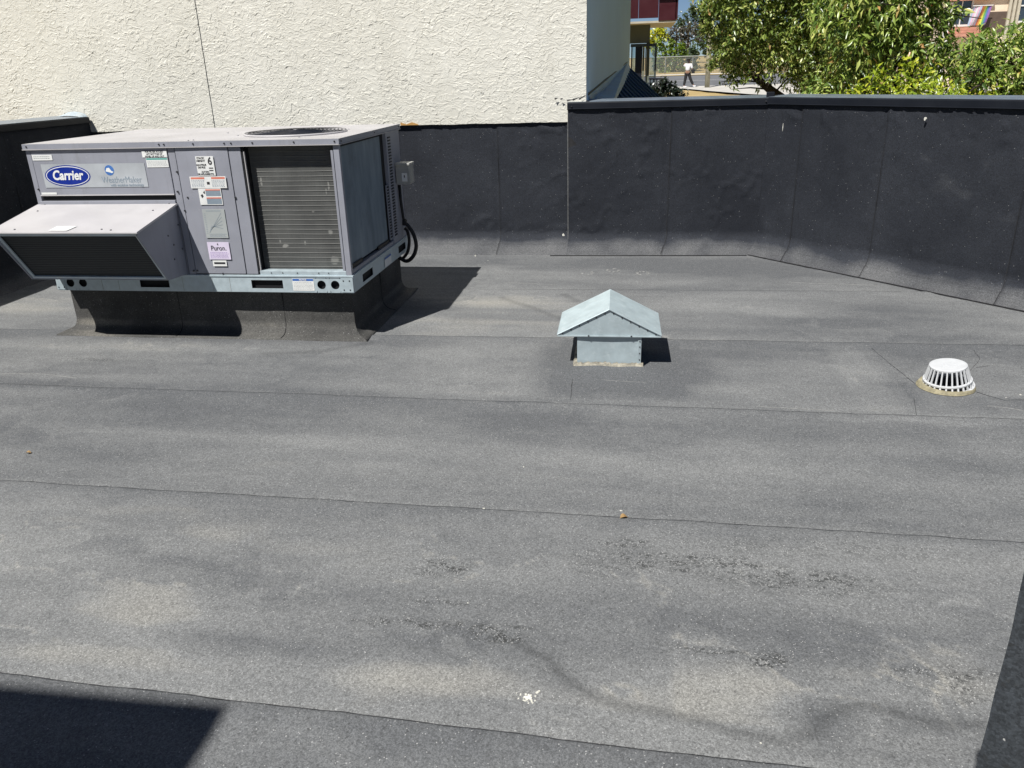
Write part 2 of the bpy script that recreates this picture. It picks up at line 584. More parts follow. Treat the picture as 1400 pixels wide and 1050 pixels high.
def glass_mat():
    m = NT('storefront_glass')
    t = m.n('ShaderNodeBsdfTransparent')
    t.inputs[0].default_value = (0.75, 0.82, 0.85, 1)
    g = m.n('ShaderNodeBsdfGlossy')
    g.inputs['Roughness'].default_value = 0.02
    mx = m.n('ShaderNodeMixShader')
    mx.inputs[0].default_value = 0.12
    m.t.links.new(t.outputs[0], mx.inputs[1])
    m.t.links.new(g.outputs[0], mx.inputs[2])
    m.t.links.new(mx.outputs[0], m.out.inputs[0])
    return m.m


M['coil'] = coil_mat()
M['coil2'] = coil2_mat()
M['filter'] = filt_mat()
M['stucco'] = stucco_mat()
M['dry'] = dry_mat()
M['glass'] = glass_mat()
M['leafA'] = leaf_mat('cherry_leaf', [(0, (0.045, 0.080, 0.018)), (0.35, (0.150, 0.215, 0.045)), (0.75, (0.290, 0.355, 0.085)), (0.97, (0.46, 0.46, 0.15)), (1.0, (0.36, 0.20, 0.09))])
M['leafB'] = leaf_mat('broad_leaf', [(0, (0.050, 0.095, 0.020)), (0.35, (0.165, 0.250, 0.050)), (0.75, (0.330, 0.415, 0.090)), (0.97, (0.50, 0.52, 0.16)), (1.0, (0.42, 0.21, 0.08))])
M['leafC'] = leaf_mat('yellow_green_leaf', [(0, (0.16, 0.24, 0.02)), (0.5, (0.30, 0.38, 0.03)), (1.0, (0.50, 0.50, 0.05))])
M['leafY'] = leaf_mat('yellow_leaf', [(0, (0.30, 0.34, 0.02)), (1.0, (0.46, 0.44, 0.03))])
M['leafH'] = leaf_mat('hedge_leaf', [(0, (0.07, 0.12, 0.015)), (0.6, (0.13, 0.20, 0.02)), (1.0, (0.20, 0.26, 0.03))])
M['leafP'] = leaf_mat('purple_leaf', [(0, (0.060, 0.050, 0.050)), (0.6, (0.11, 0.10, 0.085)), (1.0, (0.16, 0.17, 0.11))])
M['leafD'] = leaf_mat('dark_leaf', [(0, (0.030, 0.055, 0.024)), (0.7, (0.070, 0.105, 0.05)), (1.0, (0.14, 0.17, 0.10))])

M['leafS'] = leaf_mat('shade_painted_leaf', [(0, (0.008, 0.014, 0.008)), (1.0, (0.020, 0.030, 0.018))], .05)  # the shrub's shade is painted into these near-black leaves

# ------------------------------------------------------------------ ground, street


def terr(x, y):
    d = math.hypot(x - CAM.x, y - CAM.y) if y > CAM.y else 0
    d = y - CAM.y
    t = min(max((d - 15) / 19, 0), 1)
    z = -3.2 + 3.2 * t * t * (3 - 2 * t)
    if d > 57:
        z += (d - 57) * 0.038
    if d > 120:
        z = 2.4 + (d - 120) * 0.01
    return z


xs = np.concatenate([np.linspace(-900, -60, 10), np.linspace(-50, 80, 66), np.linspace(90, 900, 10)])
ys = np.concatenate([np.linspace(-900, -40, 8), np.linspace(-30, 150, 91), np.linspace(160, 1500, 12)])
P = np.array([[(x, y, terr(x, y) + (0.05 * (noise.noise((x * .3, y * .3, 0))) if 36 < y < 48 else 0)) for x in xs] for y in ys])
o = link('ground', grid_mesh('ground', P), M['dry'])
tagp(o, 'dry tan grass ground beyond the roof', kind='structure')


def strip(name, mat, edge0, edge1, lift, label):
    """a road-like sheet between two polylines laid on the terrain"""
    n = 60
    rows = []
    for t in np.linspace(0, 1, 9):
        row = []
        for k in np.linspace(0, 1, n):
            def ev(E):
                i = min(int(k * (len(E) - 1)), len(E) - 2)
                f = k * (len(E) - 1) - i
                return (E[i][0] * (1 - f) + E[i + 1][0] * f, E[i][1] * (1 - f) + E[i + 1][1] * f)
            a, b = ev(edge0), ev(edge1)
            x = a[0] * (1 - t) + b[0] * t
            y = a[1] * (1 - t) + b[1] * t
            row.append((x, y, terr(x, y) + lift))
        rows.append(row)
    return tagp(link(name, grid_mesh(name, np.array(rows)), mat), label, kind='structure')


strip('road', M['asphalt'], [(-60, 54.5), (90, 54.5)], [(-60, 69), (90, 69)], 0.05, 'grey asphalt street beyond the lawn')
strip('pavement', M['concrete'], [(-60, 51.9), (6.5, 51.9), (7.6, 45), (9, 38), (11, 33), (90, 30)], [(-60, 54.4), (8, 54.4), (30, 54.4), (60, 54.4), (90, 54.4)], 0.09, 'pale concrete pavement widening towards the near tree')
strip('far_pavement', M['concrete'], [(-60, 69.05), (90, 69.05)], [(-60, 70.6), (90, 70.6)], 0.12, 'pale concrete pavement across the street')
strip('lane_marking', M['trimw'], [(-60, 61.6), (90, 61.6)], [(-60, 61.75), (90, 61.75)], 0.058, 'thin white painted line along the street')

# ------------------------------------------------------------------ roof: lapped membrane sheets
roof = MB().box(-1.6, 8.2, -5.36, 2.6, -0.32, -0.02).obj('roof_deck', M['bitumen'])
tagp(roof, 'flat roof of dark grey mineral membrane sheets', kind='structure')
bmass = MB().box(-1.6, 4.4, -5.36, 2.8, -3.4, -0.33).box(4.402, 8.1, -5.36, 0.0, -3.4, -0.33).obj('roof_building', M['olive'])
tagp(bmass, 'low building carrying the flat membrane roof', kind='structure')

SEAMS = [2.62, 1.22, 0.115, -0.86, -1.86, -2.86, -3.86, -4.86, -5.36]
ELL = [  # tone patches: x, y, rx, ry, gain
    (2.55, 0.95, 0.62, 0.17, 0.75), (2.85, 0.72, 0.75, 0.22, 0.55), (2.2, 0.35, 0.5, 0.25, 0.40), (2.75, 0.30, 0.45, 0.22, 0.35),
    (0.30, -0.22, 0.75, 0.10, 0.75), (1.3, -0.20, 0.8, 0.10, 0.45), (0.0, -0.70, 0.7, 0.05, 0.5), (1.8, -0.45, 0.6, 0.12, 0.35),
    (2.05, -2.50, 0.20, 0.16, 0.75), (1.85, -2.02, 0.5, 0.12, 0.45), (2.65, -2.15, 0.55, 0.22, 0.45), (3.05, -2.72, 0.38, 0.11, 0.75),
    (3.72, -2.70, 0.30, 0.10, 0.45), (4.05, -2.60, 0.35, 0.12, 0.35), (4.1, -0.55, 0.45, 0.10, 0.35), (4.6, -0.95, 0.5, 0.03, 0.5),
    (1.5, -2.35, 0.35, 0.10, 0.35), (2.2, -2.72, 0.4, 0.07, 0.3), (3.3, -0.90, 0.8, 0.03, 0.35), (4.0, 1.42, 0.9, 0.09, 0.30),
    (-0.8, 0.6, 0.5, 0.5, 0.45), (3.0, -0.55, 0.14, 0.14, 0.35), (2.7, -0.6, 0.6, 0.15, 0.25), (4.3, -2.5, 0.3, 0.2, 0.25),
    # darker
    (3.40, -0.40, 0.42, 0.30, -0.75), (3.05, -0.25, 0.13, 0.35, -0.6), (3.78, -0.35, 0.14, 0.35, -0.45), (1.2, -1.15, 1.2, 0.18, -0.4), (3.6, -1.1, 1.0, 0.12, -0.3),
    (4.6, -1.3, 0.8, 0.2, -0.45), (1.9, -2.28, 0.35, 0.05, -0.55), (2.3, -2.63, 0.5, 0.05, -0.5), (4.95, 0.5, 0.9, 0.4, -0.35),
    (4.02, -2.78, 0.12, 0.10, -0.6), (2.9, -1.25, 0.4, 0.1, -0.3), (4.7, -0.65, 0.12, 0.22, -0.4), (3.9, 2.0, 1.2, 0.3, -0.35), (2.5, 2.1, 1.5, 0.3, -0.35),
    (3.95, -2.45, 0.25, 0.15, -0.3), (1.6, -1.45, 0.8, 0.12, -0.25), (5.3, -0.2, 0.5, 0.6, -0.3),
]
COARSE = [(2.90, -2.22, 0.10, 0.06, 0.9), (2.98, -2.50, 0.28, 0.022, 1.0), (2.95, -2.40, 0.13, 0.010, 0.9), (3.15, -2.535, 0.10, 0.03, 1.0), (3.50, -2.03, 0.14, 0.035, 0.8),
          (3.68, -2.12, 0.33, 0.07, 0.85), (4.0, -2.18, 0.32, 0.07, 0.8), (3.87, -2.55, 0.07, 0.045, 1.0), (3.72, -2.53, 0.12, 0.018, 0.8),
          (4.30, -2.56, 0.14, 0.030, 1.0), (4.30, -2.63, 0.07, 0.04, 0.7), (0.45, -0.42, 0.18, 0.03, 0.7), (4.1, -2.0, 0.5, 0.06, 0.4), (3.40, -2.15, 0.12, 0.10, 0.5)]
WAVE = [(3.20, -2.56), (3.29, -2.61), (3.33, -2.67), (3.41, -2.73), (3.49, -2.76), (3.58, -2.77), (3.68, -2.79), (3.75, -2.815), (3.86, -2.83), (3.93, -2.80),
        (3.97, -2.75), (4.01, -2.715), (4.08, -2.69), (4.14, -2.70), (4.18, -2.72), (4.24, -2.735), (4.34, -2.72)]
CREASE = [[(2.60, 1.00), (2.78, 0.80), (2.90, 0.66), (3.05, 0.52)], [(3.02, 1.10), (3.12, 0.92)], [(1.98, -0.02), (1.72, -0.20), (1.4, -0.26)]]


def polydist(X, Y, pts):
    d = np.full(X.shape, 9.0)
    for (ax, ay), (bx, by) in zip(pts[:-1], pts[1:]):
        L = (bx - ax) ** 2 + (by - ay) ** 2
        t = np.clip(((X - ax) * (bx - ax) + (Y - ay) * (by - ay)) / L, 0, 1)
        d = np.minimum(d, np.hypot(X - ax - t * (bx - ax), Y - ay - t * (by - ay)))
    return d


def roof_attrs(X, Y):
    tone = (fbm(X * 0.9, Y * 2.6, 5, 1) - 0.5) * 0.50 + (fbm(X * 2.4 + 5, Y * 7, 4, 4) - 0.5) * 0.30
    tone = tone + (fbm(X * 0.35, Y * 7.5 + X * .25, 4, 61) - .5) * .55
    wx = (fbm(X * 3, Y * 3, 4, 9) - 0.5) * 0.30
    wy = (fbm(X * 3, Y * 3, 4, 12) - 0.5) * 0.20
    for x, y, rx, ry, g in ELL:
        dd = np.sqrt(((X + wx - x) / rx) ** 2 + ((Y + wy - y) / ry) ** 2)
        tone = tone + g * (.48 if g > 0 else .75) * (1 - sm(0.25, 1.45, dd))
    co = 0.10 * sm(0.45, 0.75, fbm(X * 2, Y * 5, 4, 20)) * (Y < -1.5)
    for x, y, rx, ry, g in COARSE:
        dd = np.sqrt(((X + wx * .25 - x) / rx) ** 2 + ((Y + wy * .25 - y) / ry) ** 2)
        co = np.maximum(co, g * (1 - sm(0.5, 1.3, dd)))
    d = polydist(X + wx * .05, Y + wy * .06, WAVE)
    dark = 0.34 * np.exp(-(d / 0.014) ** 2) + 0.10 * np.exp(-(d / 0.035) ** 2)
    for c in CREASE:
        d = polydist(X + wx * .2, Y + wy * .2, c)
        dark = dark + 0.30 * np.exp(-(d / 0.03) ** 2)
    # dried puddle rims
    for sd_, sc_ in ((70, 1.1), (75, 1.9)):
        f = fbm(X * sc_, Y * sc_ * 1.8, 4, sd_)
        mk = sm(.48, .6, fbm(X * .7 + 3, Y * 1.4, 2, sd_ + 2))
        tone = tone + mk * (0.26 * np.exp(-((f - .52) / .006) ** 2) - 0.16 * sm(.52, .53, f) * (1 - sm(.53, .62, f)))
    # straight edged patches
    e = .006
    for x0_, x1_, y0_, y1_, g in ((3.10, 3.76, -.80, .10, -.30), (3.93, 4.75, -2.62, -2.35, .0), (4.55, 4.72, -.85, .10, .20), (4.78, 5.12, -.86, .11, -.22), (2.6, 3.02, -.78, -.45, .16), (3.62, 3.935, -2.80, -2.45, .18)):
        tone = tone + g * sm(x0_ - e * 3, x0_ + e, X + wx * .08) * (1 - sm(x1_ - e, x1_ + e, X + wx * .05)) * sm(y0_, y0_ + .02, Y) * (1 - sm(y1_ - .02, y1_, Y))
    return tone, co, dark


def roof_z(x, y):
    x = np.asarray(x, dtype=float)
    y = np.asarray(y, dtype=float)
    return 0.004 + 0.006 * (fbm(x * 1.1, y * 1.7, 3, 40) - .5) + 0.0022 * (fbm(x * 7, y * 7, 3, 44) - .5)


def seam_y(x, k):
    return SEAMS[k] + (0, 0.012, 0.008, -0.012, -0.018, -0.032, 0, 0, 0, 0)[k] * (x - 2.6) + 0.010 * (fbm(x * 1.3, x * 0 + k * 3.1, 3, 30) - .5) * 2 + 0.006 * (fbm(x * 9, x * 0 + k * 5, 3, 31) - .5) * 2


for k in range(len(SEAMS) - 1):
    # near sheets lie over the far ones: a thin rolled edge along the far side
    vis = -3.4 < SEAMS[k] and SEAMS[k + 1] < 2.5
    dx = 0.016 if -3.4 < SEAMS[k + 1] < 0.2 else 0.028
    if not vis:
        dx = 0.08
    xr = np.arange(-1.45, 8.1, dx)
    W_ = SEAMS[k] - SEAMS[k + 1]
    nv = max(int(W_ / dx), 6)
    v = np.concatenate([[-0.0001, 0.0, 0.004], np.linspace(0.02, 1, nv)])
    ye = seam_y(xr, k)
    yn = seam_y(xr, k + 1) - 0.03
    X = np.repeat(xr[None, :], len(v), 0)
    Y = ye[None, :] + (yn - ye)[None, :] * np.clip(v, 0, 1)[:, None]
    Z = roof_z(X, Y)
    Z += 0.006 * (1 - sm(0, 0.10, v[:, None] * W_))            # the lap lies a little proud
    near = 1 - sm(0, 0.05, Y - yn[None, :])
    Z -= 0.006 * near
    Z[0] = -0.012
    tone, co, dark = roof_attrs(X, Y)
    lap = v[:, None] * W_
    dark = dark + 0.16 * np.exp(-(lap / 0.010) ** 2)
    tone = tone - 0.22 * np.exp(-(lap / 0.09) ** 2) + 0.14 * np.exp(-(((W_ - lap) - .03) / 0.04) ** 2) + (0, -.10, .10, -.12, -.02, .06, -.22, 0, 0, 0)[k + 1 if k + 1 < 10 else 9]
    o = link('membrane_sheet', grid_mesh('membrane_sheet', np.stack([X, Y, Z], -1), dict(tone=tone, coarse=co, dark=dark)), M['roof'], roof)


def bead(pts, wdt=0.006, z=0.012, name='seam_bead', mat=None, parent=None, wob=0.004, nrm=None):
    """a thin ragged ridge of bitumen along a polyline"""
    mat = mat or M['bitumen']
    flat = len(pts[0]) == 2 and z < .0115
    lift = .0062 if name == 'lap_seam' else .0012
    pts = [Vector(p) if len(p) == 3 else Vector((p[0], p[1], z)) for p in pts]
    Q = []
    for a, b in zip(pts[:-1], pts[1:]):
        n = max(int((b - a).length / 0.02), 1)
        for i in range(n):
            Q.append(a.lerp(b, i / n))
    Q.append(pts[-1])
    if flat:
        zz_ = roof_z([q.x for q in Q], [q.y for q in Q])
        for q, z_ in zip(Q, zz_):
            q.z = float(z_) + lift
    mb = MB()
    N_ = Vector(nrm) if nrm else Vector((0, 0, 1))
    vs_ = []
    sd = rnd.random() * 50
    for i, p in enumerate(Q):
        t = (Q[min(i + 1, len(Q) - 1)] - Q[max(i - 1, 0)]).normalized()
        s_ = t.cross(N_).normalized()
        off = noise.noise((i * .35 + sd, 0, 0)) * wob
        ww = wdt * (0.35 + 0.9 * abs(noise.noise((i * .5, sd, 3))) * 1.6)
        c = p + s_ * off
        vs_ += [c - s_ * ww * .5 - N_ * .01, c - s_ * ww * .3, c + s_ * ww * .3, c + s_ * ww * .5 - N_ * .01]
    fs = []
    for i in range(len(Q) - 1):
        for k in range(3):
            fs.append((4 * i + k, 4 * i + k + 1, 4 * i + k + 5, 4 * i + k + 4))
    mb.add(vs_, fs)
    return mb.obj(name, mat, parent)


# open lap lines of the roof sheets
for k in range(1, 6):
    x0, x1 = {1: (2.55, 5.33), 2: (2.05, 6.0), 3: (-1.2, 6.2), 4: (-1.2, 6.2), 5: (0.5, 5.2)}[k]
    xx = np.arange(x0, x1, 0.05)
    bead([(x, y + 0.001) for x, y in zip(xx, seam_y(xx, k))], (0, .0026, .0032, .0018, .0026, .0022)[k], 0.0112, 'lap_seam', None, roof, 0.0015)
px = lambda *L, z=0.0: [at_z(a, b, z).to_tuple()[:2] for a, b in L]
bead(px((784, 510), (780, 548)), 0.004, .0105, 'patch_seam', None, roof)
bead(px((1187, 473), (1215, 497), (1250, 525), (1256, 527)), 0.004, .0105, 'patch_seam', None, roof)
bead(px((1249, 545), (1253, 570)), 0.0035, .0105, 'patch_seam', None, roof)
bead(px((1328, 475), (1340, 492), (1326, 508)), 0.004, .0105, 'patch_seam', None, roof)
bead(px((1334, 503), (1352, 501)), 0.0035, .0105, 'patch_seam', None, roof)
bead(px((1335, 537), (1350, 542), (1372, 548), (1400, 548), (1430, 550)), 0.0045, .0105, 'patch_seam', None, roof)


def patch(pxs, name, mat, parent, z=0.014, rag=0.004, label=None):
    c = [at_z(a, b, 0) for a, b in pxs]
    mb = MB()
    n = len(c)
    top = []
    for i in range(n):
        a, b = c[i], c[(i + 1) % n]
        L = max(int((b - a).length / 0.012), 2)
        for j in range(L):
            q = a.lerp(b, j / L)
            top.append(Vector((q.x + rnd.uniform(-rag, rag), q.y + rnd.uniform(-rag, rag), z)))
    m_ = len(top)
    cen = sum(top, Vector()) / m_
    mb.add(top + [Vector((q.x, q.y, z - .012)) for q in top] + [cen], [(i, (i + 1) % m_, 2 * m_) for i in range(m_)] +
           [(i, i + m_, (i + 1) % m_ + m_, (i + 1) % m_) for i in range(m_)])
    o_ = mb.obj(name, mat, parent)
    if label:
        o_['label'] = label
    return o_


def blob(x, y, r, name, mat, parent, z=0.0145, sq=0.6, n=14, rag=0.45):
    if y < 2.2:
        z = float(roof_z(x, y)) + .0025
    pts = []
    for i in range(n):
        a = 2 * math.pi * i / n
        rr = r * (1 + rnd.uniform(-rag, rag))
        pts.append(Vector((x + math.cos(a) * rr, y + math.sin(a) * rr * sq, z)))
    return MB().add(pts + [p - Vector((0, 0, .012)) for p in pts] + [Vector((x, y, z + .001))],
                    [(i, (i + 1) % n, 2 * n) for i in range(n)] + [(i, i + n, (i + 1) % n + n, (i + 1) % n) for i in range(n)]).obj(name, mat, parent)


for (a, b, r_) in ((662, 697, .007), (716, 640, .004), (780, 343, .020), (787, 346, .012),
                   (849, 700, .005), (1395, 541, .006), (1375, 545, .004), (650, 351, .006), (667, 357, .006), (1040, 1018, .003), (640, 826, .003)):
    p_ = at_z(a, b)
    blob(p_.x, p_.y, r_ * .68, 'paint_splat', M['splat'], roof)
sp_ = MB()
p_ = at_z(722, 955)
for k in range(46):
    a, d_ = rnd.uniform(0, 6.28), abs(rnd.gauss(0, .013))
    cx_, cy_, r_ = p_.x + math.cos(a) * d_ * 1.2, p_.y + math.sin(a) * d_ * .9, rnd.uniform(.0010, .0045)
    pts = [Vector((cx_ + math.cos(6.28 * i / 8) * r_ * rnd.uniform(.5, 1.4), cy_ + math.sin(6.28 * i / 8) * r_ * rnd.uniform(.5, 1.3), float(roof_z(cx_, cy_)) + .0012 + .00003 * k)) for i in range(8)]
    sp_.prism(pts, (0, 0, -.004))
tagp(sp_.obj('paint_spatter', M['splat'], roof), kind='stuff')
for (a, b) in ((838, 370), (879, 374), (803, 374)):
    p_ = at_z(a, b)
    for i in range(9):
        t = 2 * math.pi * i / 9
        if rnd.random() < .75:
            blob(p_.x + .045 * math.cos(t), p_.y + .05 * math.sin(t), .010, 'chalk_mark', M['chalk'], roof, .0135, .8, 8)
# chalky streaks left by ponding
for L in (((1035, 557), (1090, 560), (1140, 563)), ((800, 518), (835, 522), (880, 524), (905, 522)), ((745, 506), (790, 509), (860, 511)),
          ((1350, 556), (1375, 558), (1400, 563)), ((0, 512), (60, 512), (105, 518)), ((690, 387), (760, 390)), ((1080, 387), (1200, 391))):
    bead(px(*L), 0.005, .0106, 'dust_streak', M['chalk'], roof, 0.006)
# dry leaf curls on the roof: things of their own


def dry_leaf(pxy, s, rot, label):
    p_ = at_z(*pxy)
    vs_, fs = [], []
    for i in range(7):
        t = i / 6
        ww = math.sin(math.pi * min(t * 1.05, 1)) ** .7 * .38 * s
        for j, q in enumerate((-1, -.4, .4, 1)):
            x = (t - .5) * s
            y = q * ww + .02 * s * math.sin(i * 2)
            z = .009 + abs(q) * ww * .7 + .12 * s * math.sin(t * 4)
            vs_.append((p_.x + x * math.cos(rot) - y * math.sin(rot), p_.y + x * math.sin(rot) + y * math.cos(rot), z))
    for i in range(6):
        for j in range(3):
            fs.append((4 * i + j, 4 * i + j + 1, 4 * i + j + 5, 4 * i + j + 4))
    o_ = MB().add(vs_, fs).obj('dry_leaf', M['leafbrown'])
    sd_ = o_.modifiers.new('s', 'SOLIDIFY')
    sd_.thickness = .001
    return tagp(o_, label, 'leaf')


dry_leaf((853, 711), .030, .4, 'curled brown leaf lying on the roof seam below the vent')
dry_leaf((40, 622), .022, .2, 'small brown leaf on the roof near the left edge of the picture')

# ------------------------------------------------------------------ membrane covered walls


def wall_sheets(parent, A, B, nrm, ztop, foot, cuts, mat, mitre0=0.0, mitre1=0.0, seed=0, wr=1.0):
    """A,B base ends of the wall face; nrm points onto the roof; cuts = positions of the vertical laps."""
    A, B, nrm = Vector((*A, 0)), Vector((*B, 0)), Vector((*nrm, 0)).normalized()
    d = (B - A)
    L = d.length
    d.normalize()
    prof = [(0, ztop)] + [(0, z) for z in np.linspace(ztop - .02, .165, 46)]
    for t in np.linspace(0, 1, 12)[1:]:
        prof.append((foot * .36 * (t ** 2), .165 - .105 * t))
    for t in np.linspace(0, 1, 12)[1:]:
        prof.append((foot * (.36 + .64 * t), .060 * (1 - t) ** 1.25 + .0125))
    prof.append((foot + .001, -.004))
    off = np.array([p[0] for p in prof])
    zz = np.array([p[1] for p in prof])
    cuts = [0] + list(cuts) + [L]
    for k in range(len(cuts) - 1):
        a, b = cuts[k], cuts[k + 1] + (0.04 if k < len(cuts) - 2 else 0)
        nu = max(int((b - a) / .018), 4)
        u = np.linspace(a, b, nu)
        U = np.repeat(u[None, :], len(prof), 0)
        O = np.repeat(off[:, None], nu, 1)
        Z = np.repeat(zz[:, None], nu, 1)
        wav = 0.004 * (fbm(Z * 0 + 3 + k * 7.7, Z * 12, 4, seed + 80) - .5) * sm(0.05, 0.3, Z + .1)
        if k > 0:
            U = U + wav * (1 - sm(0, .05, U - a))
        O = O + wr * (0.016 * (fbm(U * 2.1, Z * 2.6, 4, seed + 50) - .5) + 0.0035 * (fbm(U * 11 + Z * 4, Z * 7, 3, seed + 57) - .5)) * sm(0, .1, ztop - Z + .02) * sm(.02, .12, Z)
        # a few creases
        cr = fbm(U * 3 + Z * 1.2, Z * 5 - U * 2.0, 3, seed + 60)
        O = O + wr * 0.010 * np.exp(-((cr - .5) / .016) ** 2) * sm(.47, .60, fbm(U * 1.2, Z * 1.5, 2, seed + 66)) * sm(.1, .2, Z)
        lapp = (1 - sm(0.0, 0.06, U - a)) if k > 0 else 0 * U
        O = O + 0.0035 * lapp
        under = sm(-0.05, -0.03, U - cuts[k + 1]) if k < len(cuts) - 2 else 0 * U
        O = O - 0.006 * under
        Zf = Z + 0.0015 * lapp * (off[:, None] > foot * .3) - 0.004 * under * (off[:, None] > foot * .3)
        s0 = mitre0 * off[:, None]
        s1 = mitre1 * off[:, None]
        U2 = U + (s0 * (1 - U / L)) - s1 * (U / L)
        if foot > 0.1:
            rag = 0.010 * (fbm(U * 8, U * 0 + seed, 3, 71) - .5)
            O = O + rag * (off[:, None] > foot * .9)
        P_ = np.stack([A.x + d.x * U2 + nrm.x * O, A.y + d.y * U2 + nrm.y * O, Zf], -1)
        tone = (fbm(U * 1.5, Z * 2.0, 4, seed + 90) - .5) * .55 + (fbm(U * 6, Z * 9, 4, seed + 91) - .5) * .6 + 0.80 * (1 - sm(.035, .15, Z + .05 * (fbm(U * 4, Z * 3, 3, 5) - .5)))
        tone = tone - 0.15 + 0.15 * _rs.rand()
        co = 0.05 * sm(.5, .7, fbm(U * 3, Z * 3, 3, seed + 96))
        dk = 0.5 * np.exp(-((U - a) / .006) ** 2) if k > 0 else 0 * U
        o_ = link('membrane_sheet', grid_mesh('membrane_sheet', P_, dict(tone=tone, coarse=co, dark=dk)), mat, parent)
        if k > 0:
            pts = [(A + d * (a + mitre0 * off[i] * (1 - a / L) - mitre1 * off[i] * (a / L) + float(wav[i, 0])) + nrm * (off[i] + .0045) + Vector((0, 0, zz[i] + (.003 if off[i] > foot * .3 else 0)))) for i in range(2, len(prof) - 1)]
            bead([tuple(p) for p in pts], .006, 0, 'seam_bead', M['bitumen'], parent, .002, tuple(nrm + Vector((0, 0, .15))))


# low wall behind the rooftop unit
low = empty('low_wall', (0.8, 2.75, 0), 'low black membrane wall below the cream stucco, behind the rooftop unit', 'wall')
MB().box(-1.42, 2.93, 2.68, 2.75, 0, 1.06).obj('wall_core', M['bitumen'], low)
wall_sheets(low, (-1.42, 2.65), (2.93, 2.65), (0, -1), 1.062, 0.27, [0.9, 1.95, 2.85, 3.745], M['wallm'], seed=1)
px3 = lambda *L: [at_z(a, b, .012).to_tuple()[:2] for a, b in L]
bead(px3((572, 341), (650, 341), (741, 341)), .007, .016, 'toe_seam', None, low, .002)
bead(px3((741, 340), (742, 346)), .005, .03, 'toe_seam', None, low, .002)

# high parapet with metal cap
para = empty('parapet_wall', (4.0, 2.8, 0), 'high black membrane parapet with dark metal cap, in front of the trees', 'wall')
MB().box(3.085, 4.66, 2.62, 2.84, -3.0, 1.19).box(2.932, 3.083, 2.603, 2.618, 0, 1.19).obj('wall_core', M['bitumen'], para)
wall_sheets(para, (2.93, 2.60), (4.52, 2.60), (0, -1), 1.19, 0.215, [0.84], M['wallm'], 0.0, 0.44, seed=2, wr=1.0)
bead(px3((752, 349), (900, 349), (1021, 349)), .006, .013, 'toe_seam', None, para, .002)
MB().box(2.9265, 2.9295, 2.602, 2.648, 0.02, 1.19).obj('end_trim', M['chalk'], para)
nR = Vector((-.737, -.676))
dR = Vector((.676, -.737))
rwall = empty('angled_parapet_wall', (5.6, 1.6, 0), 'angled black membrane parapet with dark metal cap running towards the right', 'wall')
A = Vector((4.52, 2.60))
B = A + dR * 4.6
core = MB()
q0 = [A - nR * .02 + dR * .02, B - nR * .02, B - nR * .22, A - nR * .22 + dR * .02]
core.prism([(q.x, q.y, -3.0) for q in q0], (0, 0, 4.18)).obj('wall_core', M['bitumen'], rwall)
wall_sheets(rwall, A, B, nR, 1.19, 0.215, [0.335, 1.04, 2.008, 3.0, 4.0], M['wallm'], 0.44, 0.0, seed=3, wr=1.1)
fo = [A + dR * (s) + nR * (.218) for s in np.arange(.10, 4.5, .08)]
bead([(p.x, p.y) for p in fo], .008, .014, 'toe_seam', None, rwall, .004)


def cap(parent, P0, P1, nrm, zt, depth, front=.049, name='cap_flashing', lap=True, m0=0., m1=0.):
    P0, P1, nrm = Vector((*P0, 0)), Vector((*P1, 0)), Vector((*nrm, 0)).normalized()
    d = (P1 - P0).normalized()
    prof = [(.020, zt - front - .004), (.026, zt - front), (.016, zt - front + .004), (.015, zt - .006), (.010, zt), (-depth, zt + .012), (-depth - .006, zt + .008), (-depth - .006, zt - .05)]
    mb = MB()
    vs_ = []
    for e, P_ in ((0, P0), (1, P1)):
        for o_, z in prof:
            vs_.append(P_ + nrm * o_ + d * ((m0 if e == 0 else -m1) * o_) + Vector((0, 0, z)))
    n = len(prof)
    fs = [(i, i + 1, n + i + 1, n + i) for i in range(n - 1)] + [tuple(range(n)), tuple(range(2 * n - 1, n - 1, -1))]
    o_ = mb.add(vs_, fs).obj(name, M['cap'], parent)
    top = MB()
    q0, q1 = P0 + nrm * .008, P1 + nrm * .008
    top.prism([q0 + Vector((0, 0, zt + .0025)), q1 + Vector((0, 0, zt + .0025)), q1 - nrm * (depth + .01) + Vector((0, 0, zt + .0150)), q0 - nrm * (depth + .01) + Vector((0, 0, zt + .0150))], (0, 0, .0015)).obj('cap_top_sheen', M['capsheen'], parent)  # thin top sheet carrying the painted sky highlight
    return o_


cap(para, (2.925, 2.60), (4.535, 2.60), (0, -1), 1.218, .25, m1=.44)
cap(rwall, A + dR * 0.004, A + dR * 2.9, nR, 1.222, .25, m0=.44)
cap(rwall, A + dR * 2.903, B, nR, 1.224, .25)
MB().box(4.505, 4.565, 2.60, 2.63, 1.22, 1.262).obj('cap_clip', M['cap'], rwall, .004)
scr = MB().tube([(0, 0, 0), (0, 0.006, 0)], [.006, .005], 8).mesh('screw')
scr.materials.append(M['steel'])


def screw(parent, p, rot=(0, 0, 0), s=1.0, name='screw', me=None):
    o_ = bpy.data.objects.new(name, me or scr)
    col.objects.link(o_)
    o_.parent = parent
    if parent.type == 'EMPTY':
        o_.matrix_parent_inverse = Matrix.LocRotScale(parent.location, parent.rotation_euler, None).inverted()
    o_.location = p
    o_.rotation_euler = rot
    o_.scale = (s, s, s)
    return o_


screw(para, (4.50, 2.578, 1.195), (0, 0, math.pi), 1)
screw(para, (2.96, 2.578, 1.19), (0, 0, math.pi), 1)
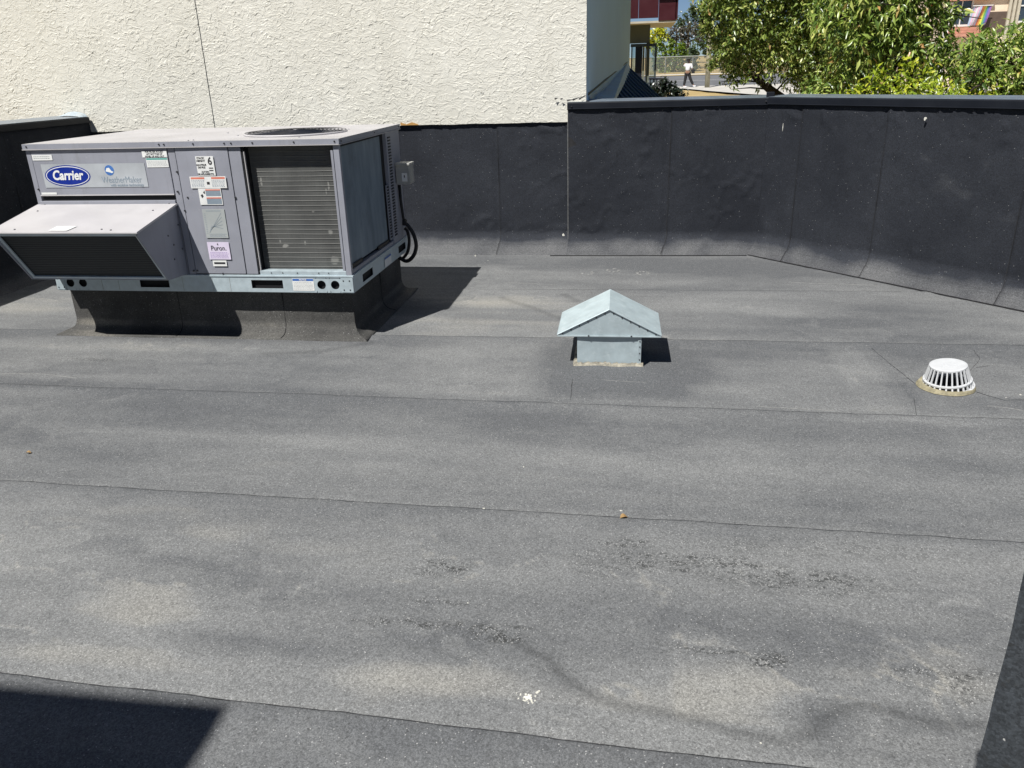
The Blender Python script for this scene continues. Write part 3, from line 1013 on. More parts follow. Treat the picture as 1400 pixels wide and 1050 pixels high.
# white scuffs on the walls
for P_, rx, rz in (((5.405 - .012, 1.625 - .02, 1.10), .008, .014), ((4.63, 2.475, 1.00), .002, .03)):
    b_ = MB()
    n = 10
    vs_ = [Vector(P_) + Vector((dR.x, dR.y, 0)) * (math.cos(2 * math.pi * i / n) * rx * rnd.uniform(.5, 1.2)) + Vector((0, 0, math.sin(2 * math.pi * i / n) * rz * rnd.uniform(.5, 1.2))) + Vector((nR.x, nR.y, 0)) * .004 for i in range(n)]
    b_.prism(vs_, Vector((-nR.x, -nR.y, 0)) * .01).obj('paint_splat', M['splat'], rwall)
for (a, b, s_) in ((770, 322, .018), (767, 327, .012), (772, 330, .010), (796, 333, .008)):
    q = at_y(a, b, 2.585 if a > 777 else 2.63)
    n = 10
    vs_ = [q + Vector((math.cos(2 * math.pi * i / n) * s_ * rnd.uniform(.3, .8), 0, math.sin(2 * math.pi * i / n) * s_ * rnd.uniform(.6, 1.2))) for i in range(n)]
    MB().prism(vs_, (0, .03, 0)).obj('paint_splat', M['splat'], low)

# left parapet, its roof side in shade
lp = empty('left_parapet', (-1.5, 0, 0), 'shaded black parapet with grey metal cap left of the rooftop unit', 'wall')
MB().box(-1.62, -1.43, -5.36, 2.62, -3.0, 1.17).obj('wall_core', M['bitumen'], lp)
wall_sheets(lp, (-1.41, 2.65), (-1.41, -5.36), (1, 0), 1.17, 0.20, [1.1, 2.1, 3.1, 4.1, 5.1, 6.1, 7.1], M['wallm'], 0.9, 0.0, seed=4)
cap(lp, (-1.40, 2.60), (-1.40, -1.0), (1, 0), 1.196, .26, .05)
cap(lp, (-1.40, -1.003), (-1.40, -5.36), (1, 0), 1.198, .26, .05)
b_ = MB()
vs_ = []
for i in range(9):
    for j in range(7):
        a = math.pi * j / 6
        vs_.append((-1.53 - .13 * math.cos(a) * (1 - .1 * rnd.random()), 2.50 + .115 * i / 8, 1.195 + .045 * math.sin(a) * (.8 + .4 * rnd.random()) * (.4 + .6 * i / 8)))
b_.add(vs_, [(i * 7 + j, i * 7 + j + 1, (i + 1) * 7 + j + 1, (i + 1) * 7 + j) for i in range(8) for j in range(6)]).obj('mortar_lump', M['flash'], lp, smooth=True)
rp = empty('rear_parapet', (3, -6.5, 0), 'black membrane parapet closing the roof behind the viewer', 'wall')

# pier beside the viewer, lower right
pier = empty('membrane_pier', (4.6, -3.5, 0), 'dark membrane wrapped pier at the lower right corner, close to the viewer', 'pier')
n = 60
rows = []
foot_pts = [(3.862, -3.60), (5.4, -3.60)]
zs = np.linspace(0, 1.22, 90)
us = np.linspace(0, 1.5, 70)
Zg, Ug = np.meshgrid(zs, us, indexing='ij')
rag = 0.006 * (fbm(Zg * 6, Zg * 0 + 2, 4, 33) - .5) * 2
rnd_c = 0.03 * np.exp(-Ug / .025)
X = 3.886 + (Ug) + rag * np.exp(-Ug / .15) + 0.010 * np.exp(-Ug / .02) * 0
Y = -3.60 + rnd_c + 0.010 * (fbm(Ug * 4, Zg * 4, 4, 35) - .5)
a_ = dict(tone=(fbm(Ug * 3, Zg * 3, 3, 36) - .5) * .6, coarse=0.05 + 0 * Ug, dark=0 * Ug)
link('membrane_sheet', grid_mesh('membrane_sheet', np.stack([X, Y, Zg], -1), a_), M['pier'], pier)
side = MB()
for i in range(89):
    a = (X[i, 0], Y[i, 0], Zg[i, 0])
    b = (X[i + 1, 0], Y[i + 1, 0], Zg[i + 1, 0])
    side.quad(a, b, (4.25, -3.33, b[2]), (4.25, -3.33, a[2]))
side.obj('side_sheet', M['pier'], pier)
MB().prism([(3.90, -3.57, 0), (5.36, -3.57, 0), (5.36, -3.33, 0), (4.25, -3.33, 0)], (0, 0, 1.218)).obj('pier_core', M['bitumen'], pier)

# unseen shadow caster behind the viewer, tall and dark to deepen the lower-left shade
caster = MB().box(-6, 1.19, -14, -5.37, -3.2, 4.0).obj('unseen_shadow_building', M['olive'])
tagp(caster, 'unseen tall dark building block behind the viewer, shaping the lower left shadow', 'building')

# ------------------------------------------------------------------ stucco building
sb = empty('stucco_building', (0, 4, 0), 'cream skip-trowel stucco building wall rising behind the rooftop unit', 'building')
ZS = 1.065


def stucco_panel(x0, x1, z0, z1, step):
    nx = max(int((x1 - x0) / step), 2)
    nz = max(int((z1 - z0) / step), 2)
    xx = np.linspace(x0, x1, nx)
    zz = np.linspace(z0, z1, nz)
    X_, Z_ = np.meshgrid(xx, zz)
    Y_ = 2.628 + 0.0 * X_ + 0.006 * (fbm(X_ * .8, Z_ * .8, 2, 3) - .5)
    if z0 < 1.2:
        Z_ = Z_ + (0.006 * (fbm(X_ * 6, X_ * 0, 4, 8) - .5) * 2) * (Z_ <= z0 + .001)
    return link('stucco_panel', grid_mesh('stucco_panel', np.stack([X_, Y_, Z_], -1)), M['stucco'], sb)


JX = -0.205
stucco_panel(-2.35, JX - .004, ZS, 2.75, .0048)
stucco_panel(JX + .004, 3.078, ZS, 2.75, .0048)
stucco_panel(-7, -2.352, ZS, 4.8, .03)
stucco_panel(-2.35, JX - .004, 2.752, 4.8, .03)
stucco_panel(JX + .004, 3.078, 2.752, 4.8, .03)
MB().box(JX - .006, JX + .006, 2.634, 2.639, ZS, 4.8).obj('control_joint', M['ink2'], sb)
S1 = (3.39, 6.4)
core = MB()
core.prism([(-7, 2.64, 1.066), (3.075, 2.64, 1.066), (3.38, 6.4, 1.066), (-7, 9, 1.066)], (0, 0, 3.8))
core.prism([(-7, 2.78, -3.2), (3.06, 2.78, -3.2), (3.37, 6.4, -3.2), (-7, 9, -3.2)], (0, 0, 4.266))
core.obj('wall_core', M['sidewall'], sb)
nx_, nz_ = 40, 60
U_, Z_ = np.meshgrid(np.linspace(0, 1, nx_), np.linspace(1.0, 4.8, nz_))
link('side_wall', grid_mesh('side_wall', np.stack([3.080 + .31 * U_ + .012 * (fbm(U_ * 5, Z_ * 0, 2, 5) - .5), 2.625 + 3.775 * U_, Z_], -1)), M['sidewall'], sb)
# torn paper at the foot of the corner
tp_ = MB()
for k in range(6):
    a = Vector((3.07 - .05 * k + rnd.uniform(-.01, .01), 2.60, 1.225 + rnd.uniform(0, .03)))
    tp_.tube([a, a + Vector((rnd.uniform(.01, .06), rnd.uniform(-.02, .01), rnd.uniform(-.01, .03)))], [.008, .002], 5)
tagp(tp_.obj('torn_mesh_strip', M['black'], sb), kind='stuff')
rs_ = at_y(548, 171, 2.625)
MB().prism([(rs_.x + .05 * i, 2.619, ZS + (.0 if i % 2 else .016) + .01) for i in range(4)] + [(rs_.x + .16, 2.619, ZS + .002), (rs_.x, 2.619, ZS + .002)], (0, .004, 0)).obj('rust_stain', simple('rust', (0.45, 0.25, 0.08), .9), sb)
# sloped flashing and ribbed blue roof beside it
g1, g2, g3, g4, g5 = at_y(803.6, 130, 2.72), at_y(858.6, 84, 6.35), at_y(862, 94, 6.2), at_y(838, 138, 3.05), at_y(805, 139, 2.87)
fl = MB().prism([g1, g2, g3, g4, g5], (.01, .03, -.02)).obj('sloped_flashing', M['flash'], sb)
ev = MB()
ev.tube([g1 + Vector((0, -.012, .006)), g2 + Vector((0, -.012, .006))], .012, 6).obj('drip_edge', M['ink'], sb)
rr = empty('ribbed_roof', (3.6, 4.5, 1), 'small dark blue ribbed metal roof behind the parapet, beside the stucco corner', 'roof')
apex = at_y(861.7, 95, 6.15)
bl_ = at_y(836, 150, 2.98)
br_ = at_y(918, 150, 5.3)
pl = MB().prism([apex, bl_, br_], (.0, .05, -.05)).obj('roof_pan', M['bluemetal'], rr)
nn = (bl_ - apex).cross(br_ - apex).normalized()
if nn.y > 0:
    nn = -nn
ribd = (br_ - apex)
for i in range(13):
    t = i / 13
    s0 = apex.lerp(bl_, t + .01)
    e0 = br_.lerp(bl_, t + .01)
    MB().tube([s0 + nn * .008, e0 + nn * .008], .012, 6).obj('rib', M['bluemetal'], rr)

# ------------------------------------------------------------------ maroon canopy building behind
mc = empty('maroon_canopy_building', (3.6, 15.7, -3), 'building with a maroon metal canopy and glazed entrance, right of the stucco corner', 'building')
c0, c1 = 3.05, 4.30
for i in range(5):
    xa = 2.2 + i * .43
    xb = xa + .424
    if i == 4:
        xb = 4.30
    MB().box(xa, xb, 15.0, 15.03, 2.46 if i < 4 else 2.40, 5.2).obj('fascia_panel', M['maroon'], mc, .004)
MB().box(4.275, 4.33, 15.0, 17.5, 2.42, 5.2).obj('fascia_return', M['maroon'], mc, .004)
MB().box(3.90, 4.36, 14.93, 15.0, 2.86, 3.0).obj('gutter', M['doorp'], mc)
MB().box(2.2, 4.30, 15.02, 17.5, 2.36, 2.40).obj('soffit', M['soffit'], mc)
MB().box(2.0, 3.76, 15.7, 15.9, 1.98, 2.37).obj('wall', M['olive'], mc)
MB().box(3.33, 3.92, 15.62, 15.72, 1.90, 1.965).obj('top_rail', M['frame'], mc)
MB().box(3.44, 3.60, 15.66, 15.71, 0.4, 1.9).obj('door', M['doorp'], mc)
for xa, ww in ((3.345, .03), (3.605, .045), (3.665, .02), (3.88, .04)):
    MB().box(xa, xa + ww, 15.63, 15.70, 0.2, 1.9).obj('frame_post', M['frame'] if ww < .045 else M['olive'], mc)
MB().box(3.69, 3.765, 15.70, 15.78, 0.1, 1.98).obj('column', M['olive'], mc)
MB().box(3.62, 3.9, 15.63, 15.68, 1.10, 1.13).obj('middle_rail', M['frame'], mc)
MB().box(3.375, 3.44, 15.66, 15.665, 0.3, 1.9).box(3.77, 3.88, 15.66, 15.665, 0.3, 1.9).obj('pane', M['glass'], mc)
MB().box(2.0, 3.62, 15.75, 20, -3, 0.9).obj('base_wall', M['olive'], mc)
MB().box(3.62, 4.0, 15.5, 15.62, -3, .5).obj('plinth', M['olive'], mc)
rl = empty('hand_railing', (4.0, 14.5, 0), 'short black metal hand railing below the glazed entrance', 'railing')
for i in range(5):
    q = at_y(889 + 5 * i - .5 * i, 108, 13.6)
    MB().tube([(q.x, q.y, 0), (q.x, q.y, q.z)], .014, 6).obj('post', M['doorp'], rl)
qa, qb = at_y(887, 107.5, 13.6), at_y(911, 108, 13.6)
MB().tube([qa, qb], .02, 6).obj('top_rail', M['doorp'], rl)


# ------------------------------------------------------------------ foliage
def leaves(centers, radii, n_each, size, seed, aspect=.36, droop=.5, shell=.5, tips=9, sizevar=.45):
    rs = np.random.RandomState(seed)
    Vs, Fs = [], []
    base = np.array([[0, 0, 0], [.45, .5, .06], [.5, 0, -.02], [.45, -.5, .06], [1, 0, -.16]])
    tri = np.array([[0, 1, 2], [0, 2, 3], [1, 4, 2], [2, 4, 3]])
    out = []
    for c, r, n_ in zip(centers, radii, n_each):
        c = np.array(c)
        r = np.array(r if hasattr(r, '__len__') else (r, r, r))
        nt = max(n_ // tips, 1)
        d = rs.normal(size=(nt, 3))
        d /= np.linalg.norm(d, axis=1)[:, None]
        rad = (shell + (1 - shell) * rs.rand(nt)) ** .8
        rad = rad * (0.82 + 0.36 * rs.rand(nt))
        tip = c + d * rad[:, None] * r
        td = d + rs.normal(size=(nt, 3)) * .5
        td /= np.linalg.norm(td, axis=1)[:, None]
        k = np.repeat(np.arange(nt), tips)
        m_ = len(k)
        pos = tip[k] - td[k] * (rs.rand(m_) * size * 2.6)[:, None] + rs.normal(size=(m_, 3)) * size * .35
        ax = td[k] * .5 + rs.normal(size=(m_, 3)) * .75
        ax[:, 2] -= droop * rs.rand(m_)
        ax /= np.linalg.norm(ax, axis=1)[:, None]
        upv = rs.normal(size=(m_, 3)) * .42 + np.array([-.25, -.35, .9])
        sd = np.cross(upv, ax)
        sd /= np.linalg.norm(sd, axis=1)[:, None] + 1e-9
        nm = np.cross(ax, sd)
        L = size * (1 + sizevar * rs.normal(size=m_)).clip(.3, 1.8)
        W2 = L * aspect
        V = pos[:, None, :] + base[None, :, 0:1] * (ax * L[:, None])[:, None, :] + base[None, :, 1:2] * (sd * W2[:, None])[:, None, :] + base[None, :, 2:3] * (nm * L[:, None])[:, None, :]
        out.append(V.reshape(-1, 3))
    V = np.concatenate(out)
    nl = len(V) // 5
    Fc = (tri[None] + (np.arange(nl) * 5)[:, None, None]).reshape(-1, 3)
    return poly_mesh('foliage', V, Fc)


def branchy(root, mb, p0, centers, r0, seed, thin=.012):
    rr_ = random.Random(seed)
    for c in centers:
        c = Vector(c)
        L = (c - p0).length
        pts = []
        for i in range(7):
            t = i / 6
            q = p0.lerp(c, t)
            q += Vector((rr_.uniform(-1, 1), rr_.uniform(-1, 1), rr_.uniform(-.5, .8))) * L * .05 * math.sin(math.pi * t)
            pts.append(q)
        mb.tube(pts, [r0 * (1 - .82 * i / 6) + thin * .3 for i in range(7)], 6)
        for k in range(3):
            i = rr_.randint(3, 6)
            e = pts[i] + Vector((rr_.uniform(-1, 1), rr_.uniform(-1, 1), rr_.uniform(-.7, .8))) * L * .22
            mb.tube([pts[i], pts[i].lerp(e, .5) + Vector((0, 0, .03)), e], [thin, thin * .7, thin * .3], 5)


def cl(px_, py_, y, rpx):
    q = at_y(px_, py_, y)
    return q, rpx * (q - CAM).length / F_PX


# tree A: smaller leaves, dark limb leaning left
tA = empty('leaning_tree', (5.9, 8.2, -3.2), 'broad green tree with a dark leaning limb left of the middle of the foliage', 'tree')
ca, ra, na = [], [], []
rr_ = random.Random(4)
for (a, b, r_) in ((988, 30, 30), (1030, 25, 42), (1085, 30, 48), (1010, 62, 34), (1060, 60, 42), (1110, 70, 45), (993, 72, 22), (1040, 88, 30), (1000, 98, 18),
                   (1095, 100, 34), (1130, 95, 38), (982, 5, 26), (972, 40, 10), (973, 60, 7), (975, 88, 8), (1000, -20, 45), (1060, -25, 50), (1120, -20, 55), (1030, -70, 60), (1090, -80, 65), (1160, -60, 60), (1150, 40, 50), (1060, -130, 60), (1130, -140, 60), (1140, 128, 20), (1120, 130, 16),
                   (1180, 20, 50), (1200, -30, 60), (1175, 70, 45), (1190, 105, 30)):
    for dy in (7.6, 8.9):
        q, r2 = cl(a + rr_.uniform(-8, 8), b + rr_.uniform(-6, 6), dy, r_)
        ca.append(q)
        ra.append((r2, r2 * 1.3, r2))
        na.append(int(80 + (r_ ** 2) * (.85 if b < 75 else .55)))
link('crown', leaves(ca, ra, na, .052, 11, .38, .7, .45), M['leafA'], tA)
mb = MB()
L0 = at_y(1090, 150, 7.9)
L1 = at_y(1052, 122, 7.8)
L2 = at_y(1030, 103, 7.7)
L3 = at_y(1015, 92, 7.7)
base_ = Vector((6.3, 8.3, -3.2))
mb.tube([base_, Vector((6.15, 8.2, -1.2)), Vector((5.95, 8.0, .3)), L0, L1, L2, L3, at_y(985, 80, 7.6)], [.17, .14, .11, .075, .055, .045, .03, .012], 9)
mb.tube([Vector((5.95, 8.0, .3)), at_y(1130, 110, 8.3), at_y(1120, 60, 8.4), at_y(1100, 0, 8.5), at_y(1090, -60, 8.4)], [.10, .07, .055, .04, .02], 8)
mb.tube([at_y(1130, 110, 8.3), at_y(1170, 70, 8.4), at_y(1190, 0, 8.4)], [.05, .04, .02], 7)
for (a, b, c, d) in ((1052, 122, 1000, 122), (1040, 112, 985, 112), (1030, 103, 990, 108), (1045, 115, 1030, 88), (1035, 105, 1060, 80), (1015, 92, 1000, 60), (1028, 101, 1020, 60), (1060, 126, 1090, 95), (1012, 112, 996, 118)):
    p0, p1 = at_y(a, b, 7.8), at_y(c, d, 7.7)
    mb.tube([p0, p0.lerp(p1, .5) + Vector((0, 0, .02)), p1], [.014, .009, .004], 5)
branchy(tA, mb, at_y(1100, 0, 8.5), ca[0:50:3], .025, 5)
mb.obj('trunk', M['bark'], tA)

# tree B: long broad leaves
tB = empty('broad_leaf_tree', (6.6, 5.6, -3.2), 'nearer tree with long glossy leaves and reddish tips, in the middle of the foliage', 'tree')
cb, rb, nb = [], [], []
for (a, b, r_) in ((1150, 20, 40), (1200, 15, 45), (1255, 15, 42), (1295, 25, 22), (1160, 60, 38), (1210, 60, 42), (1260, 65, 40), (1150, 100, 28), (1190, 95, 30), (1290, 70, 26), (1275, 105, 34),
                   (1170, -40, 55), (1240, -40, 55), (1290, -50, 40), (1200, -100, 60), (1270, -110, 55), (1230, -170, 55), (1110, 122, 20), (1150, 128, 16), (1310, 100, 22)):
    for dy in (4.9, 5.8):
        q, r2 = cl(a + rr_.uniform(-8, 8), b + rr_.uniform(-6, 6), dy, r_)
        cb.append(q)
        rb.append((r2, r2 * 1.2, r2))
        nb.append(int(40 + (r_ ** 2) * (.26 if b < 70 else .18)))
link('crown', leaves(cb, rb, nb, .078, 21, .27, 1.1, .45, 8), M['leafB'], tB)
mb = MB()
fk = Vector((6.35, 5.7, .2))
mb.tube([(6.5, 5.8, -3.2), (6.45, 5.75, -1.5), fk], [.14, .11, .08], 9)
branchy(tB, mb, fk, [cb[i] for i in (0, 2, 4, 10, 12, 14, 22, 24, 26, 28, 30, 32)], .045, 6)
mb.obj('trunk', M['bark'], tB)

# tree C: right, lower
tC = empty('right_tree', (8.2, 4.6, -3.2), 'green leafy tree at the right edge below the peach house', 'tree')
cc, rc, nc = [], [], []
for (a, b, r_) in ((1340, 80, 32), (1385, 75, 34), (1430, 60, 45), (1355, 110, 28), (1400, 112, 30), (1345, 52, 14), (1395, 48, 16), (1450, 100, 45), (1500, 60, 60), (1480, 10, 40), (1328, 65, 12), (1325, 118, 22), (1560, 70, 70)):
    for dy in (4.0, 4.8):
        q, r2 = cl(a + rr_.uniform(-5, 5), b + rr_.uniform(-3, 4), dy, r_)
        cc.append(q)
        rc.append((r2, r2 * 1.2, r2))
        nc.append(int(40 + (r_ ** 2) * .25))
link('crown', leaves(cc, rc, nc, .068, 31, .29, .8, .45, 8), M['leafB'], tC)
mb = MB()
fk = Vector((7.9, 4.7, 0))
mb.tube([(8.2, 4.6, -3.2), (8.1, 4.6, -1.5), fk], [.12, .1, .07], 9)
branchy(tC, mb, fk, [cc[i] for i in range(0, 24, 2)], .04, 7)
mb.obj('trunk', M['bark'], tC)

# yellow-green shrub just over the cap
sC = empty('yellow_green_shrub', (6.3, 3.9, -3.2), 'yellow-green shrub just above the parapet cap in front of the trees', 'shrub')
cs, rs_, ns = [], [], []
for (a, b, r_) in ((1180, 126, 12), (1215, 118, 15), (1250, 114, 17), (1285, 122, 15), (1238, 94, 6), (1242, 83, 4), (1205, 98, 5), (1315, 128, 10), (1225, 130, 18), (1270, 132, 18), (1190, 112, 7), (1160, 130, 12), (1260, 150, 50), (1200, 165, 50), (1330, 170, 50)):
    q, r2 = cl(a, b, 3.7, r_)
    cs.append(q)
    rs_.append((r2, r2 * 1.6, r2))
    ns.append(int(30 + (r_ ** 2) * .42))
link('crown', leaves(cs, rs_, ns, .042, 41, .45, .3, .4, 8), M['leafC'], sC)
mb = MB()
mb.tube([(6.3, 3.9, -3.2), (6.3, 3.85, -1), (6.2, 3.8, .5)], [.05, .045, .03], 7)
branchy(sC, mb, Vector((6.2, 3.8, .5)), cs[:9], .02, 8, .006)
mb.obj('stem', M['bark'], sC)


def bg_plant(name, label, cat, mat, y, spec, size, dens, seed, trunk=True, group=None, asp=.6):
    c_, r_, n_ = [], [], []
    for (a, b, r) in spec:
        q, r2 = cl(a, b, y, r)
        c_.append(q)
        r_.append((r2, r2, r2))
        n_.append(int(90 + r2 * r2 / size / size * dens * 1.8))
    g = c_[0]
    e = empty(name, (g.x, y, terr(g.x, y)), label, cat, group)
    link('crown', leaves(c_, r_, n_, size, seed, asp, .3, .5, 6), mat, e)
    if trunk:
        t = MB()
        t.tube([(g.x, y, terr(g.x, y) - .1), (g.x, y, g.z)], [.22, .08], 7)
        t.obj('trunk', M['bark'], e)
    return e


bg_plant('yellow_bush', 'bright yellow bush beyond the street, just right of the maroon canopy', 'bush', M['leafY'], 79, [(897, 50, 11), (905, 46, 9), (893, 60, 8), (902, 40, 4)], .28, 6, 51)
for i, (a, lab) in enumerate(((903, 'yellow-green cedar at the left end of the hedge behind the wire fence'), (918, 'yellow-green cedar in the middle of the hedge behind the wire fence'),
                              (932, 'greener cedar behind the walker and the wire fence'), (947, 'cedar at the right end of the hedge beside the wooden pole'))):
    bg_plant('cedar', lab, 'shrub', M['leafH'] if i < 2 else M['leafD'] if i == 3 else M['leafH'], 76.5 + .4 * i, [(a, 66 + i * 2, 8.5), (a - 1, 80, 10), (a + 1, 92, 10), (a, 57 + i * 3, 4)], .22, 8, 60 + i, False, 'cedars behind the wire fence')
bg_plant('purple_leaf_tree', 'dark purple-leaved tree beyond the street behind the hedge', 'tree', M['leafP'], 84, [(925, 46, 13), (943, 45, 15), (960, 48, 12), (935, 58, 12), (915, 52, 8)], .25, 7, 71)
bg_plant('distant_tree', 'dark grey-green tree behind the purple-leaved tree, against the sky', 'tree', M['leafD'], 96, [(942, 28, 14), (955, 22, 12), (930, 34, 8), (962, 35, 12), (948, 14, 5)], .3, 7, 72)
for i, (a, b, r, lab) in enumerate(((985, 50, 26, 'distant green tree seen through the leaning tree, left'), (1040, 45, 32, 'distant green tree seen through the leaning tree, middle'),
                                    (1100, 50, 34, 'distant green tree behind the leaning tree, right'), (1165, 45, 32, 'distant green tree behind the broad-leaf tree, left'), (1235, 50, 34, 'distant green tree behind the broad-leaf tree, middle'))):
    bg_plant('far_tree', lab, 'tree', M['leafD'], 82 + 2 * i, [(a, b, r), (a - 20, b + 12, r * .6), (a + 18, b + 15, r * .6)], .5, 5, 80 + i, True, 'distant trees beyond the street')
# dark shaded shrub left, just over the cap
bg_plant('dark_shrub', 'dark shaded shrub beside the entrance railing, above the parapet cap', 'shrub', M['leafS'], 13.2, [(900, 122, 13), (915, 124, 13), (929, 131, 11), (908, 114, 9), (890, 130, 12), (912, 150, 24), (920, 122, 7)], .055, 9, 90, False)

# chain-link fence
fn = empty('chain_link_fence', (5, 73.7, 1), 'chain-link fence with a pale top rail across the street, behind the walking person', 'fence')
fz = lambda x: terr(x, 73.7)
for i in range(14):
    x = -6 + i * 2.4
    MB().tube([(x, 73.7, fz(x)), (x, 73.7, fz(x) + 1.45)], .04, 6).obj('post', M['wire'], fn)
MB().tube([(-6, 73.7, fz(0) + 1.42), (25.2, 73.7, fz(0) + 1.42)], .045, 6).obj('top_rail', M['wire'], fn)
mb = MB()
x = -6.0
while x < 25:
    for s_ in (-1, 1):
        a = Vector((x, 73.7, fz(0) + (.05 if s_ > 0 else 1.4)))
        b = a + Vector((1.35, 0, 1.35 * s_))
        pd = Vector((0, 0, .012))
        mb.quad(a - pd, b - pd, b + pd, a + pd)
    x += .12
tagp(mb.obj('wire_mesh', M['wire'], fn), kind='stuff')

# wooden pole
pb = at_y(966.5, 122, 52.7)
pt_ = at_y(965.5, -10, 52.7)
po = empty('wooden_pole', (pb.x, 52.7, 0), 'pale weathered wooden pole at the kerb right of the walking person', 'pole')
MB().tube([(pb.x, 52.7, -.2), (pb.x, 52.7, 2.6), (pt_.x, 52.7, 7.5)], [.165, .15, .12], 12).obj('shaft', M['pole'], po, smooth=True)
MB().box(pt_.x - 1.1, pt_.x + 1.1, 52.55, 52.65, 6.9, 7.02).obj('crossarm', M['pole'], po)

# walking person
pe = at_z(939, 121, 0.06)
pe = Vector((at_y(939, 121, 53.3).x, 53.3, terr(0, 53.3) + .09))
per = empty('person', pe, 'person in white top and black trousers walking by the road with a dark bag', 'person')


def skinned(name, verts, edges, rad, mat, parent, root=0, sub=2):
    m_ = bpy.data.meshes.new(name)
    m_.from_pydata([tuple(pe + Vector(v)) for v in verts], edges, [])
    o_ = link(name, m_, mat, parent)
    sk = o_.modifiers.new('skin', 'SKIN')
    for i, r_ in enumerate(rad):
        d_ = m_.skin_vertices[0].data[i]
        d_.radius = (r_, r_) if not hasattr(r_, '__len__') else r_
        d_.use_root = (i == root)
    ss = o_.modifiers.new('sub', 'SUBSURF')
    ss.levels = sub
    ss.render_levels = sub
    sk.use_smooth_shade = True
    return o_


# body: pelvis, spine, neck, head, arms (walking to the right, facing away a little)
bv = [(0, 0, .93), (0, 0, 1.12), (.02, 0, 1.36), (.04, 0, 1.50), (.06, 0, 1.60), (.06, .0, 1.70),
      (-.15, .04, 1.40), (-.26, .08, 1.30), (-.20, .0, 1.52),
      (.19, -.04, 1.40), (.27, -.08, 1.14), (.36, -.02, .94),
      (-.08, .02, .90), (-.13, .02, .50), (-.20, .02, .10), (-.10, -.02, .03),
      (.09, -.02, .90), (.20, -.02, .52), (.40, .02, .16), (.47, .0, .08)]
be = [(0, 1), (1, 2), (2, 3), (3, 4), (4, 5), (2, 6), (6, 7), (7, 8), (2, 9), (9, 10), (10, 11), (0, 12), (12, 13), (13, 14), (14, 15), (0, 16), (16, 17), (17, 18), (18, 19)]
br2 = [.13, .12, .15, .055, .085, .09, .06, .045, .035, .06, .042, .032, .095, .065, .045, .035, .095, .065, .045, .035]
skinned('body', bv, be, br2, M['skin'], per)
skinned('trousers', [(0, 0, .97), (-.08, .02, .88), (-.13, .02, .50), (-.20, .02, .12), (.09, -.02, .88), (.20, -.02, .52), (.39, .02, .17)],
        [(0, 1), (1, 2), (2, 3), (0, 4), (4, 5), (5, 6)], [.155, .125, .10, .085, .125, .10, .085], M['pants'], per)
skinned('shirt', [(0, 0, 1.0), (0, 0, 1.15), (.02, 0, 1.38), (.03, 0, 1.46), (-.16, .04, 1.40), (-.27, .08, 1.28), (.20, -.04, 1.40), (.28, -.08, 1.14)],
        [(0, 1), (1, 2), (2, 3), (2, 4), (4, 5), (2, 6), (6, 7)], [.165, .16, .185, .09, .10, .075, .10, .075], M['shirt'], per)
skinned('hair', [(.05, .01, 1.64), (.05, .01, 1.74), (.0, .02, 1.55)], [(0, 1), (0, 2)], [.115, .09, .07], M['hair'], per)
MB().box(.24, .46, -.12, .04, .86, 1.12).obj('shoulder_bag', M['pants'], per, .03)
MB().box(-.24, -.02, -.05, .08, 0, .08).obj('shoe', M['shirt'], per, .02)
MB().box(.38, .58, -.05, .07, .03, .11).obj('shoe', M['shirt'], per, .02)
for n_ in ('shoulder_bag', 'shoe'):
    for o_ in [o_ for o_ in per.children if o_.name.startswith(n_)]:
        o_.data.transform(Matrix.Translation(pe))

# peach house with flag
hs = empty('peach_house', (24, 40.7, 0), 'peach coloured house with white windows at the upper right behind the trees', 'house')
HY = 40.7
XA = at_y(1297, 20, HY).x
MB().box(XA, 34, HY, 50, 0, 7.5).obj('wall', M['peach'], hs)
def hwin(pa, pb_, y=HY - .06):
    a = at_y(*pa, HY)
    b = at_y(*pb_, HY)
    x0, x1, z0, z1 = a.x, b.x, b.z, max(a.z, b.z + 1.5)
    fr = MB()
    t = .09
    fr.box(x0, x1, y, y + .05, z1 - t, z1).box(x0, x1, y, y + .05, z0, z0 + t).box(x0, x0 + t, y, y + .05, z0 + t, z1 - t).box(x1 - t, x1, y, y + .05, z0 + t, z1 - t)
    fr.box((x0 + x1) / 2 - .02, (x0 + x1) / 2 + .02, y, y + .05, z0 + t, z1 - t).box(x0 + t, x1 - t, y, y + .05, (z0 + z1) / 2 - .03, (z0 + z1) / 2 + .03)
    f_ = fr.obj('window', M['trimw'], hs)
    MB().box(x0 + t, x1 - t, y + .052, y + .058, z0 + t, z1 - t).obj('pane', M['wpane'], f_)
hwin((1301, 0), (1326, 36))
hwin((1393, -6), (1430, 30))
hwin((1440, -6), (1480, 30))
a, b = at_y(1353, -30, HY), at_y(1372, 45, HY)
MB().box(a.x, b.x, HY - .05, HY - .02, b.z, 3.45).obj('porch_opening', simple('porch_shade', (.10, .07, .055)), hs)
MB().box(a.x - .1, b.x + .1, HY - .25, HY - .05, 4.15, 4.3).obj('porch_lintel', M['trimw'], hs)
for xq in (1378, 1384, 1390):
    q = at_y(xq, 20, HY)
    MB().box(q.x - .07, q.x + .05, HY - .16, HY - .02, 1.5, 7).obj('pilaster', M['soffit'], hs)
q = at_y(1345, 3, HY)
MB().box(q.x - 1.9, q.x + .4, HY - .3, HY - .01, 3.98, 4.08).obj('trim_band', M['redsh'], hs)
a, b = at_y(1296, 38, HY), at_y(1334, 50, HY)
mb = MB()
for i in range(3):
    mb.box(a.x, b.x, HY - .5 - .12 * i, HY - .02, a.z - .15 - .14 * i, a.z - .02 - .14 * i)
mb.obj('shingle_roof', M['redsh'], hs)
q = at_y(1335, 60, HY)
